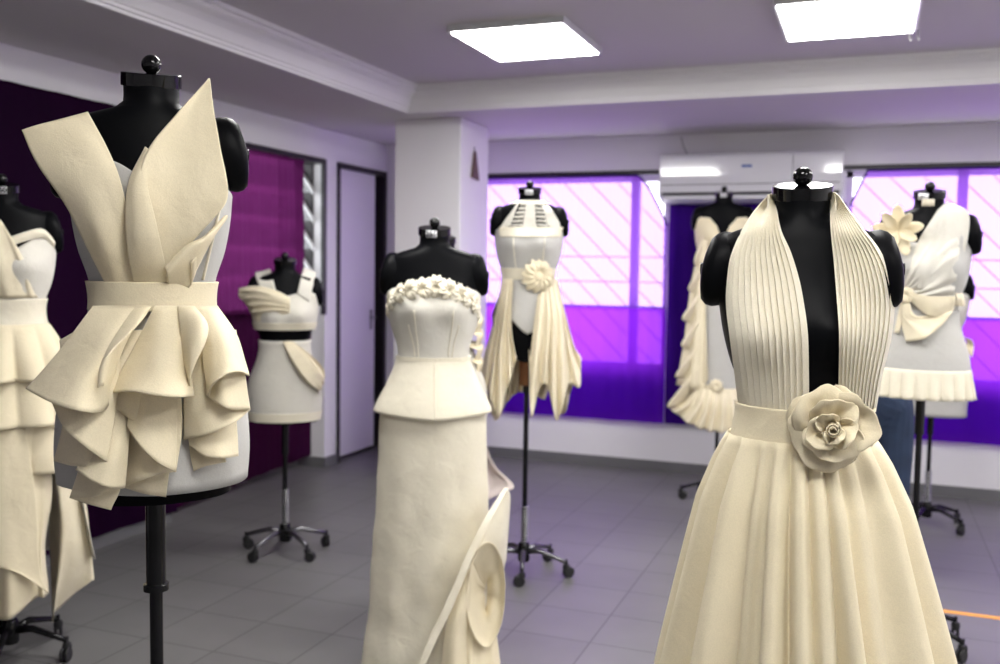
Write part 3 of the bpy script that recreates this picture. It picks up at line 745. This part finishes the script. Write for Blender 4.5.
surf('skirt_edge', [[p(504, 488, .12), p(508, 489, .12)], [p(484, 520, .20), p(490, 523, .205)], [p(466, 556, .235), p(472, 560, .24)], [p(445, 605, .27), p(452, 609, .275)], [p(424, 650, .29), p(430, 655, .295)], [p(408, 690, .30), p(416, 694, .305)]], M['pale'], D, nu=8, nv=60, thick=.008)
surf('side_ruffle', [[p(470, 560, .22), p(482, 540, .20), p(496, 508, .14), p(507, 489, .10)],
                     [p(474, 580, .17), p(490, 560, .14), p(503, 530, .12), p(510, 500, .06)],
                     [p(476, 600, .12), p(488, 590, .10), p(500, 580, .06), p(506, 560, .02)]], M['pale'], D, nu=40, nv=20)
surf('side_ruffle', [[p(472, 562, .245), p(480, 547, .25), p(492, 543, .24), p(502, 560, .20), p(505, 590, .18), p(501, 625, .19), p(488, 648, .22), p(474, 636, .25), p(466, 605, .26), p(470, 570, .25)],
                     [p(476, 568, .225), p(482, 556, .22), p(491, 553, .21), p(497, 566, .18), p(499, 592, .16), p(496, 618, .17), p(487, 634, .195), p(477, 624, .225), p(472, 602, .235), p(475, 575, .23)],
                     [p(483, 580, .16), p(485, 576, .16), p(488, 575, .155), p(490, 582, .15), p(491, 595, .145), p(490, 608, .145), p(486, 614, .155), p(482, 608, .16), p(480, 596, .165), p(482, 583, .16)]] and [
                     [p(472, 562, .245), p(480, 547, .25), p(492, 543, .24), p(502, 560, .20), p(505, 590, .18), p(501, 625, .19), p(488, 648, .22), p(474, 636, .25), p(466, 605, .26), p(470, 570, .25), p(472, 562, .245)],
                     [p(475, 568, .220), p(482, 555, .225), p(491, 552, .215), p(498, 566, .18), p(501, 591, .165), p(497, 619, .175), p(487, 637, .20), p(476, 628, .225), p(470, 604, .235), p(473, 575, .225), p(475, 568, .22)],
                     [p(480, 580, .185), p(484, 570, .19), p(489, 570, .185), p(493, 579, .17), p(494, 594, .165), p(491, 610, .17), p(486, 619, .18), p(480, 612, .19), p(476, 598, .195), p(478, 584, .19), p(480, 580, .185)],
                     [p(486+.15*(x_-486), 594+.55*(y_-594), .145) for x_, y_ in ((480, 580), (484, 570), (489, 570), (493, 579), (494, 594), (491, 610), (486, 619), (480, 612), (476, 598), (478, 584), (480, 580))]], M['cream'], D, nu=80, nv=18, fold=(5, .006))
surf('side_ruffle', [[p(466, 566, .23), p(468, 568, .235), p(471, 570, .24)], [p(452, 605, .255), p(462, 606, .27), p(470, 606, .245)], [p(444, 640, .27), p(455, 642, .29), p(466, 640, .25)], [p(440, 690, .28), p(455, 690, .30), p(468, 690, .26)]], M['cream'], D)
surf('side_ruffle', [[p(464, 610, .19), p(478, 628, .18), p(494, 620, .14)], [p(458, 640, .23), p(476, 650, .22), p(498, 645, .17)], [p(452, 690, .27), p(478, 690, .28), p(503, 690, .2)]], M['cream'], D, fold=(2, .012))

# ================================================================== K: form hidden behind the gown
K = Form(442, 237, 4.05)
make_form(K, 'black dress form mostly hidden behind the strapless gown at centre', leg0=10)
D = dress(K, 'frilled_dress', 'pale dress with side frills and trailing hem, mostly hidden behind the centre gown'); p = K.p
shell(K, 'bodice', M['off'], D, -180, 180, topz, -.455, off=.008)
shell(K, 'skirt', M['off'], D, -180, 180, -.44, -.8, off=.012, flare=lambda w, t: .02*t)
for i in range(4):
    surf('side_frill', [[p(462, 318+14*i, .06), p(466, 314+14*i, .02), p(466, 312+14*i, -.03)], [p(477, 322+14*i, .07), p(482, 318+14*i, .02), p(482, 316+14*i, -.04)], [p(474, 333+14*i, .06), p(480, 331+14*i, .02), p(478, 330+14*i, -.03)]], M['cream'], D, nu=24, fold=(3, .01))
surf('train', [[p(440, 400, -.13), p(460, 400, -.12), p(474, 400, -.08)], [p(455, 450, -.16), p(475, 452, -.17), p(492, 460, -.13)], [p(470, 478, -.13), p(492, 480, -.14), p(514, 486, -.08)], [p(475, 500, -.02), p(488, 500, -.03), p(500, 493, -.04)]], M['pink'], D, fold=(2, .012))

# ================================================================== E: halter with ladder cut-outs
E_ = Form(528, 187, 4.34, .94)
make_form(E_, 'black dress form before the lilac window in the halter playsuit', '', leg0=-20, tagx=-.004)
D = dress(E_, 'halter_dress', 'off-white halter dress with ladder cut-outs, waist flower and pointed side skirts, before the lilac window'); p = E_.p
def on(x, y, o=.007): return E_.on(x, y, o)
def quad(nm, pts, m, nu=10, nv=16, o=.007): return surf(nm, [[on(a[0]+(b_[0]-a[0])*i/4, a[1]+(b_[1]-a[1])*i/4, o) for i in range(5)] for a, b_ in pts], m, D, nu=nu, nv=nv)
quad('yoke', [((519, 201), (520.5, 201)), ((512, 211), (519, 203)), ((505, 220), (514, 216)), ((499, 230), (510, 226))], M['off'])
quad('yoke', [((526, 203), (535, 203)), ((524.5, 212), (535.5, 212)), ((523, 222), (536, 222)), ((522, 227), (537, 227))], M['off'])
quad('yoke', [((541, 201), (543, 200)), ((543, 208), (551, 209)), ((545, 217), (558, 220)), ((547, 226), (563, 230))], M['off'])
for i in range(6):
    t = i/5; y = 204+21*t
    for a, b_ in (((520.5-10*t, y+.6), (526-4*t, y)), ((535+2*t, y), (541.5+5.5*t, y+.6))):
        MB().tube([on(a[0]+(b_[0]-a[0])*j/3, a[1]+(b_[1]-a[1])*j/3, .012) for j in range(4)], .0062, 6).build('ladder_strap', M['off'], D, True)
shell(E_, 'halter_band', M['pale'], D, -180, 180, -.062, -.078, off=.006)
quad('yoke_band', [((499, 227), (563, 227)), ((499, 231), (562, 231)), ((500, 237), (561, 237))], M['pale'], nu=30, o=.013)
shell(E_, 'bodice', M['grey'], D, -180, 180, [(-180, -.24), (-90, -.215), (-60, -.20), (0, -.20), (60, -.2), (90, -.215), (180, -.24)], -.40, off=.007)
for s_ in (-1, 1): MB().tube([E_.b(s_*26, -.22-.18*i/10, .010) for i in range(11)], .0022, 6).build('princess_seam', M['pale'], D, True)
shell(E_, 'waistband', M['pale'], D, -180, 180, -.385, -.44, off=.012)
shell(E_, 'brief', M['grey'], D, -180, 180, -.43, [(-180, -.82), (-70, -.56), (-45, -.58), (-20, -.645), (-2, -.70), (20, -.67), (60, -.60), (180, -.82)], off=.009)
for th, z, r, sd in ((18, -.42, .072, 3), (22, -.405, .05, 5), (16, -.43, .032, 8)):
    c = E_.b(th, z, .025+.01*(.072-r)/.03); rosette(D, c, r, Vector((.35, -1, 0)), M['cream'], sd, 'flower_petal')
surf('side_skirt', [[p(503, 279, .06), p(507, 279, .085), p(513, 279, .10)],
                    [p(494, 318, .05), p(502, 320, .11), p(511, 322, .14)],
                    [p(484, 355, .03), p(498, 360, .13), p(515, 352, .16)],
                    [p(478, 389, .02), p(483, 405, .09), p(489, 388, .14), p(497, 419, .18), p(505, 395, .17), p(510, 380, .18), p(517, 356, .16)]], M['crease'], D, nu=100, nv=26, fold=(4.5, .022), fexp=.8)
surf('side_skirt', [[p(503, 279, .02), p(503, 279, -.05), p(515, 279, -.09)], [p(492, 330, .02), p(496, 335, -.06), p(512, 335, -.11)], [p(487, 400, .03), p(497, 420, -.05), p(513, 385, -.10)]], M['crease'], D, nu=60, fold=(4, .02))
surf('side_skirt', [[p(538, 295, .10), p(546, 286, .085), p(553, 280, .065), p(557, 279, .04)],
                    [p(534, 325, .15), p(548, 322, .15), p(560, 318, .11), p(566, 315, .04)],
                    [p(530, 360, .18), p(546, 362, .18), p(562, 356, .14), p(574, 345, .04)],
                    [p(529, 350, .17), p(531, 416, .19), p(540, 388, .19), p(547, 386, .18), p(556, 420, .18), p(561, 412, .16), p(568, 386, .13), p(580, 386, .09), p(581, 357, .03)]], M['crease'], D, nu=120, nv=28, fold=(5.5, .024), fexp=.8)
surf('side_skirt', [[p(548, 279, -.08), p(556, 279, -.03), p(558, 279, .03)], [p(548, 335, -.10), p(562, 330, -.05), p(567, 325, .03)], [p(548, 380, -.10), p(562, 415, -.05), p(574, 380, .03)]], M['crease'], D, nu=60, fold=(4, .02))
surf('back_skirt', [[p(506, 300, -.09), p(526, 300, -.11), p(550, 300, -.09)], [p(505, 360, -.10), p(526, 360, -.12), p(556, 360, -.10)], [p(504, 405, -.10), p(520, 392, -.12), p(545, 400, -.10)]], M['cream'], D, nu=60, fold=(5, .015))
MB().lathe([(.022, .87), (.024, .88), (.024, 1.0), (.022, 1.01)], 16, (-.012, 0, 0)).build('post_sleeve', M['wood'], [o for o in C.objects if o.name.startswith('dress_form')][-1], True)

# ================================================================== F: ruffle gown at the back
Ff = Form(721, 191, 5.78, 1.0)
make_form(Ff, 'black dress form under the air conditioner in the sweetheart gown', '', leg0=40)
D = dress(Ff, 'ruffled_gown', 'cream sweetheart gown with side cascade ruffles and gathered hem, below the air conditioner'); p = Ff.p
shell(Ff, 'bodice', M['cream'], D, -180, 180, [(-180, -.26), (-90, -.24), (-70, -.185), (-48, -.155), (-26, -.16), (-12, -.21), (0, -.315), (12, -.21), (26, -.16), (48, -.155), (70, -.185), (90, -.24), (180, -.26)], -.46, off=.010, nu=120)
def ffn(u, t):
    th = -180+360*u; z = -.44-.80*t
    return Ff.b(th, max(z, -.7), .014+.0*t)+Vector((0, 0, min(0, z+.7)))
grid_obj('skirt', ffn, 60, 24, M['grey'], D, True)
zz = [(699, 262), (690, 300), (683, 330), (687, 345), (676, 372), (684, 392), (669, 404)]
cas = [(697, 268), (690, 290), (684, 310), (682, 330), (681, 352), (677, 372), (672, 392), (668, 406)]
OUT = [(699, 244, .12), (694, 262, .20), (699, 270, .05), (688, 288, .22), (695, 298, .05), (682, 318, .24), (692, 326, .06), (681, 345, .24), (692, 352, .06), (675, 376, .25), (688, 380, .07), (667, 406, .26), (684, 408, .08), (690, 414, .18)]
n_ = len(OUT)
inn = [p(703+.4*i, 236+11*i, .115+.002*i) for i in range(n_)]
mid = [p(.55*(703+.4*i)+.45*q[0], .5*(236+11*i)+.5*q[1]-2, .13+.35*(q[2]-.13)) for i, q in enumerate(OUT)]
surf('cascade_ruffle', [inn, mid, [p(*q) for q in OUT]], M['crease'], D, nu=150, nv=16)
surf('cascade_edge', [[p(700, 240, .11), p(703, 240, .12), p(707, 240, .12)], [p(690, 290, .12), p(699, 290, .14), p(706, 290, .14)], [p(684, 340, .13), p(697, 340, .15), p(706, 340, .15)], [p(676, 385, .14), p(694, 390, .16), p(706, 390, .15)]], M['crease'], D, nu=20, fold=(1.5, .015))
surf('hem_flounce', [[p(697, 383, .13), p(705, 384, .15), p(718, 388, .15), p(732, 389, .14), p(745, 388, .08)],
                     [p(684, 402, .15), p(700, 406, .20), p(718, 408, .21), p(735, 408, .19), p(752, 404, .08)],
                     [p(668, 407, .14), p(690, 424, .21), p(715, 432, .24), p(738, 430, .22), p(762, 420, .08)]], M['crease'], D, nu=100, nv=18, fold=(8, .028))
rosette(D, p(716, 386, .17), .04, Vector((0, -1, 0)), M['crease'], 4, 'gather_knot')
flounce(Ff, 'back_flounce', M['crease'], D, 80, 280, -1.16+.44, .0, .02, .01, 4, .0)  if False else None

# ================================================================== G: pleated halter gown with rose
G = Form(798.5, 183, 1.84, 1.0, .96, .016); G.az = .002
make_form(G, 'black dress form at front right in the pleated halter gown', leg0=0)
D = dress(G, 'halter_gown', 'cream pleated halter gown with large rose on the waistband, front right'); p = G.p
def pleats(nm, L, n):
    rows = [[(G.p(a[0]+(b_[0]-a[0])*i/8, a[1]+(b_[1]-a[1])*i/8, a[2]) if len(a) > 2 else G.on(a[0]+(b_[0]-a[0])*i/8, a[1]+(b_[1]-a[1])*i/8, .006 if a[1] > 400 else .013)) for i in range(9)] for a, b_ in L]
    o = autosmooth(surf(nm, rows, M['pale'], D, nu=n*10+1, nv=60, pleat=(n, .0085), thick=0), 38); return o
pleats('pleated_panel', [((786, 192, -.05), (790, 197, -.05)), ((772, 193, -.01), (777, 202, .012)), ((758, 206), (778, 215)), ((744, 226), (782, 232)), ((731, 255), (791, 252)), ((727, 280), (799, 278)), ((726, 305), (804, 303)), ((730, 340), (808, 335)), ((735, 378), (809, 378)), ((739, 412), (809, 412))], 12)
pleats('pleated_panel', [((819, 197, -.05), (823, 192, -.05)), ((831, 202, .012), (836, 193, -.01)), ((830, 215), (848, 208)), ((831, 235), (864, 229)), ((833, 255), (880, 250)), ((835, 278), (891, 275)), ((837, 303), (895, 303)), ((839, 335), (891, 340)), ((838.5, 378), (882, 378)), ((838, 412), (876, 412))], 12)
shell(G, 'halter_collar', M['pale'], D, 72, 288, -.018, -.050, off=.012)
shell(G, 'waistband', M['cream'], D, -180, 180, -.421, -.487, off=.016, thick=.004)
SP = [(-.482, .138), (-.50, .146), (-.53, .161), (-.61, .192), (-.77, .230), (-.93, .268), (-1.10, .305), (-1.20, .325)]
TUBES = [(-88, 8, .9), (-66, 8, 1.0), (-43, 6.5, 1.1), (-27, 3.2, .35), (-13.5, 4.6, 1.1), (-1, 4.4, 1.0), (10, 4.4, .9), (19.5, 4.2, .95), (34, 5, .45), (54, 7, 1.0), (76, 8, 1.0)]
TUBES += [(100+22*i, 8.5, 1) for i in range(8)]
def sk(u, t):
    th = 2*PI*u-PI; dg = math.degrees(th); z = -.482-.70*t
    r = lerp_tab([(-a, b_) for a, b_ in SP], -z)
    f = 0
    for c0, w0, am in TUBES:
        dd = (dg-c0-2.0*math.sin(2.2*t+c0)*t+180) % 360-180
        f = max(f, am*math.exp(-(abs(dd)/w0)**3.6))
    rr = r+(.002+.068*t**.5)*(f-.62)+.0035*math.sin(th*33+4*t)*t+.005*math.sin(th*17+1)*t
    c = math.cos(th)
    return (rr*math.sin(th)+.013+.034*t, -rr*.80*c, G.zt+z+.004*math.sin(5*th)*t)
grid_obj('skirt', sk, 480, 44, M['cream'], D, True, .002)
# fabric rose: curled petals round a tight centre
rc = G.p(832, 425, .130)
rose = empty('tmp'); bpy.data.objects.remove(rose)
def petal(par, nm, a0, a1, r_in, r_out, z_in, z_out, curl, seed, jag=.05, m=None):
    rn = random.Random(seed); ph = rn.uniform(0, 6); ph2 = rn.uniform(0, 6)
    def fn(u, t):
        a = a0+(a1-a0)*u
        ed = 1-.55*abs(2*u-1)**4
        r = r_in+(r_out-r_in)*t*ed*(1+jag*math.sin(5*a+ph)+.6*jag*math.sin(11*a+ph2)-.16*abs(math.sin(1.5*a+ph2)))
        z = z_in+(z_out-z_in)*t**.8*ed-curl*max(0, t-.6)**2*6+.005*math.sin(4*a+ph+3*t)+.5*(z_out-z_in)*(abs(math.sin(1.5*a+ph2))-.5)*t
        return rc+Vector((r*math.cos(a), -z, r*math.sin(a)))
    return grid_obj(nm, fn, 60, 18, m or M['cream'], par, thick=.0022)
base = petal(D, 'rose', 0, 2*PI*1.02, .012, .082, .004, .010, .004, 1, .045)
for a0, a1, ri, ro, zi, zo, cu, sd in ((2.6, 5.6, .030, .086, .010, .020, .006, 2), (-.9, 1.6, .030, .080, .010, .034, .006, 3), (1.2, 3.6, .030, .080, .012, .036, .008, 4), (3.2, 6.4, .024, .064, .018, .038, .004, 5),
                                   (.2, 2.9, .020, .058, .020, .050, .004, 6), (2.4, 4.9, .016, .048, .022, .050, .004, 7), (4.6, 7.2, .012, .042, .024, .056, .003, 8), (1.0, 3.4, .008, .034, .026, .060, .002, 9), (3.4, 6.4, .005, .026, .028, .062, .001, 10)):
    petal(base, 'rose_petal', a0, a1, ri, ro, zi, zo, cu, sd)
def bud(u, t):
    a = u*2*PI*2.2; r = .002+.012*u+.003*t*(1-u)
    return rc+Vector((r*math.cos(a), -(.03+.036*t-.008*u), r*math.sin(a)))
grid_obj('rose_bud', bud, 80, 8, M['cream'], base, thick=.002)
rn = random.Random(3)
th_ = MB()
for i in range(26):
    a = rn.uniform(0, 6.28); r0 = .068; q = rc+Vector((r0*math.cos(a), -.012, r0*math.sin(a)))
    th_.tube([q, q+Vector((math.cos(a+rn.uniform(-.6, .6)), 0, math.sin(a+rn.uniform(-.6, .6))))*.008], .0004, 4)
th_.build('frayed_thread', M['pale'], base)

# ================================================================== H: wrap dress with shoulder flower
Hh = Form(925, 190, 3.55, 1.0, .90)
make_form(Hh, 'black dress form at right in the wrap dress with shoulder flower', '', leg0=40, tag2=True, tagx=-.022, low=-.745)
D = dress(Hh, 'wrap_dress', 'off-white wrap mini dress with shoulder flower, knotted waist and frilled hem, right'); p = Hh.p
def h(x, y, o=.008): return Hh.on(x, y, o)
shell(Hh, 'bodice', M['grey'], D, -180, 180, [(-180, -.15), (-100, -.26), (-90, -.25), (-60, -.19), (-20, -.19), (0, -.20), (14, -.16), (24, -.13), (32, -.14), (60, -.2), (90, -.25), (100, -.26), (180, -.15)], -.46, off=.007)
surf('wrap_panel', [[h(938, 210, .008), h(943, 205, .008), p(948, 202, .01)],
                    [h(926, 228, .012), h(945, 216, .012), p(968, 213, .03)],
                    [h(916, 246, .014), h(942, 240, .014), p(967, 243, .06)],
                    [h(910, 268, .015), h(936, 266, .015), p(959, 268, .06)],
                    [h(905, 290, .016), h(930, 290, .016), p(955, 290, .05)]], M['off'], D, nu=60, nv=30, fold=(2.5, .004))
surf('wrap_fold', [[h(903, 287, .022), h(904, 289, .022), h(905, 291, .022), h(906, 293, .022), h(906, 296, .022), h(906, 299, .022)],
                    [h(911, 268, .016), h(918, 268, .019), h(924, 273, .02), h(928, 281, .02), h(930, 289, .02), h(929, 297, .018)],
                    [h(926, 240, .011), h(938, 242, .013), h(946, 252, .014), h(948, 266, .014), h(948, 281, .013), h(946, 296, .012)],
                    [h(938, 220, .008), h(951, 228, .008), h(959, 244, .008), h(958, 262, .008), h(956, 280, .008), h(953, 296, .008)]], M['off'], D, nu=90, nv=30, fold=(5, .0055), fexp=.25)
surf('bow_tail', [[h(903, 294, .03), h(906, 298, .034), h(909, 302, .03)], [h(900, 315, .03), h(906, 318, .04), h(918, 316, .03)], [h(906, 342, .03), h(925, 338, .045), h(945, 322, .03), h(955, 308, .02)]], M['crease'], D, nu=30, fold=(2, .004))
surf('bow_tail', [[h(908, 292, .03), h(910, 296, .034), h(910, 300, .03)], [h(930, 296, .03), h(932, 306, .035), h(930, 316, .028)], [h(955, 296, .02), h(955, 302, .025), h(953, 311, .02)]], M['crease'], D, nu=20)
surf('bow_tail', [[h(902, 294, .03), h(906, 296, .03)], [h(898, 314, .03), h(903, 316, .03)], [h(894, 333, .025), h(899, 333, .028)]], M['crease'], D, nu=10)
rosette(D, h(906, 295, .03), .030, Vector((-.2, -1, .1)), M['crease'], 6, 'bow_knot')
surf('hip_ruffle', [[p(952, 284, .05), p(957, 284, .02), p(958, 284, -.03)], [p(956, 296, .07), p(963, 296, .02), p(962, 296, -.04)], [p(954, 306, .06), p(965, 306, .02), p(962, 306, -.04)]], M['crease'], D, nu=20, fold=(2, .008))
shell(Hh, 'skirt', M['grey'], D, -180, 180, -.44, -.68, off=.010)
flounce(Hh, 'hem_frill', M['pale'], D, -180, 180, -.655, .108, .012, .013, 22, .012, nu=260, nv=10)
fc = p(898, 231, .10)
fl = None
for i in range(9):
    a0 = i*2*PI/9+.2; rn = random.Random(i+4); ln = (.088, .072, .094, .08, .09, .07, .084, .096, .074)[i]; li = (.01, .05, .02, .045, .005, .05, .03, .012, .045)[i]; tw = rn.uniform(-.012, .012)
    def pet(u, t, a0=a0, ln=ln, li=li, tw=tw):
        a = a0+(u-.5)*(.5+.75*math.sin(PI*min(1, t*.8+.08))); r = ln*t*(1-.42*abs(2*u-1)**1.6)
        return fc+Vector((r*math.cos(a), -(li*t+.022*abs(math.sin(PI*u))*t+tw*(2*u-1)*t+.015), r*math.sin(a)))
    grid_obj('flower_petal', pet, 20, 12, M['cream'], D, thick=.002)

# ================================================================== I: dress hidden behind H
I_ = Form(936, 257, 5.25)
make_form(I_, 'black dress form far right, almost hidden behind the wrap dress', leg0=40)
D = dress(I_, 'sleeveless_dress', 'grey-white dress mostly hidden behind the wrap dress, far right'); p = I_.p
shell(I_, 'bodice', M['off'], D, -180, 180, topz, -.46, off=.008)
shell(I_, 'skirt', M['grey'], D, -180, 180, -.44, -.87, off=.012, flare=lambda w, t: .006*t)
surf('side_frill', [[p(962, 336, .03), p(966, 340, .0), p(966, 350, .02)], [p(972, 340, .04), p(974, 346, .0), p(972, 358, .03)]], M['cream'], D, nu=16, fold=(2, .01))
surf('shoulder_frill', [[p(950, 272, .06), p(956, 272, .02), p(958, 274, -.02)], [p(953, 284, .07), p(959, 284, .02), p(961, 284, -.02)], [p(952, 296, .07), p(961, 298, .02), p(962, 296, -.02)]], M['cream'], D, nu=16, fold=(2, .008))

# ================================================================== person behind the racks of dresses
PF_ = Form(882, 260, 4.4)
P = empty('person', (PF_.X, PF_.Y, 0), PF_.rz+PI, 'person in blue jeans and dark shirt standing behind the wrap dress', 'person')
def skin(nm, chains, m, parent, sub=2):
    vs, es, rs, idx = [], [], [], {}
    for ch in chains:
        prev = None
        for co, r in ch:
            key = tuple(round(c, 4) for c in co)
            if key not in idx: idx[key] = len(vs); vs.append(co); rs.append(r)
            if prev is not None: es.append((prev, idx[key]))
            prev = idx[key]
    me = bpy.data.meshes.new(nm); me.from_pydata(vs, es, []); o = bpy.data.objects.new(nm, me); C.objects.link(o)
    o.parent = parent; me.materials.append(m)
    o.modifiers.new('skin', 'SKIN')
    sv = me.skin_vertices[0].data
    for i, r in enumerate(rs): sv[i].radius = (r, r) if not isinstance(r, tuple) else r; 
    sv[0].use_root = True
    s = o.modifiers.new('sub', 'SUBSURF'); s.levels = sub; s.render_levels = sub
    return o
s = 1.5/1.7
def V(x, y, z): return (x*s, y*s, z*s)
body = [[(V(0, 0, .93), .085), (V(0, .01, 1.08), .085), (V(0, .01, 1.25), .10), (V(0, .01, 1.38), .085), (V(0, .02, 1.46), .05), (V(0, 0, 1.53), .055), (V(0, -.01, 1.60), .078), (V(0, 0, 1.67), .06)]]
for sx in (-1, 1):
    body.append([(V(0, 0, .93), .085), (V(sx*.085, 0, .86), .065), (V(sx*.095, -.01, .48), .056), (V(sx*.10, .01, .28), .05), (V(sx*.10, .02, .08), .034), (V(sx*.105, -.10, .035), .032)])
    arm = [(V(0, .01, 1.38), .085), (V(sx*.16, .01, 1.37), .055), (V(sx*.19, .02, 1.14), .04), (V(sx*.15, -.16, 1.06), .028), (V(sx*.13, -.22, 1.06), .03)]
    body.append(arm)
    for i, (dx, ln) in enumerate(((-.026, .060), (-.009, .072), (.009, .068), (.026, .054))):
        body.append([(V(sx*.13, -.22, 1.06), .03), (V(sx*.125+dx, -.265, 1.06), .009), (V(sx*.12+dx, -.265-ln*.5, 1.052), .0085), (V(sx*.115+dx, -.265-ln*.9, 1.035), .007)])
    body.append([(V(sx*.13, -.22, 1.06), .03), (V(sx*.085, -.245, 1.07), .010), (V(sx*.075, -.275, 1.07), .008)])
bo = skin('body', body, M['skin'], P)
skin('jeans', [[(V(0, 0, 1.10), .13), (V(0, 0, 1.0), .14), (V(0, 0, .93), .14), (V(.088, 0, .84), .10), (V(.097, -.01, .48), .074), (V(.10, .01, .26), .068), (V(.10, .015, .10), .062)],
               [(V(0, 0, .93), .14), (V(-.088, 0, .84), .10), (V(-.097, -.01, .48), .074), (V(-.10, .01, .26), .068), (V(-.10, .015, .10), .062)]], M['jeans'], P)
skin('shirt', [[(V(0, 0, .97), .145), (V(0, .01, 1.08), .125), (V(0, .01, 1.25), .14), (V(0, .01, 1.37), .115), (V(0, .015, 1.43), .065)],
               [(V(0, .01, 1.37), .115), (V(.16, .01, 1.37), .07), (V(.185, .015, 1.2), .058)], [(V(0, .01, 1.37), .115), (V(-.16, .01, 1.37), .07), (V(-.185, .015, 1.2), .058)]], M['shirt'], P)
skin('hair', [[(V(0, .03, 1.52), .06), (V(0, .025, 1.60), .083), (V(0, .012, 1.672), .07)]], M['hair'], P)
for sx in (-1, 1):
    skin('shoe', [[(V(sx*.10, .05, .04), .04), (V(sx*.103, -.04, .035), .042), (V(sx*.107, -.14, .028), .03)]], M['caster'], P)
    MB().lathe([(.0, -.006), (.006, 0), (0, .006)], 12, V(sx*.03, -.083, 1.605)).build('eye', M['paper'], P, True)
MB().tube([V(0, -.075, 1.615), V(0, -.098, 1.575), V(0, -.08, 1.565)], [.008, .013, .010], 8).build('nose', M['skin'], P, True)
MB().tube([V(-.025, -.068, 1.54), V(0, -.078, 1.538), V(.025, -.068, 1.54)], [.003, .006, .003], 8).build('mouth', M['brown'], P, True)

# ------------------------------------------------------------------ daylight, camera
w = bpy.data.worlds.new('overcast'); sc.world = w; w.use_nodes = True
bg = w.node_tree.nodes['Background']; bg.inputs[0].default_value = (.96, .97, 1, 1); bg.inputs[1].default_value = 2.9
cam = bpy.data.cameras.new('camera'); co = bpy.data.objects.new('camera', cam); C.objects.link(co)
cam.sensor_width = 36; cam.lens = FPX/1000*36; cam.clip_start = .05
co.matrix_world = Matrix(((R2.x, U2.x, -fwd.x, CAM.x), (R2.y, U2.y, -fwd.y, CAM.y), (R2.z, U2.z, -fwd.z, CAM.z), (0, 0, 0, 1)))
cam.dof.use_dof = True; cam.dof.focus_distance = 1.75; cam.dof.aperture_fstop = 3.6
sc.camera = co
sc.view_settings.view_transform = 'Standard'; sc.view_settings.look = 'None'; sc.view_settings.gamma = 1; sc.view_settings.use_curve_mapping = False
sc.view_settings.exposure = 0.30
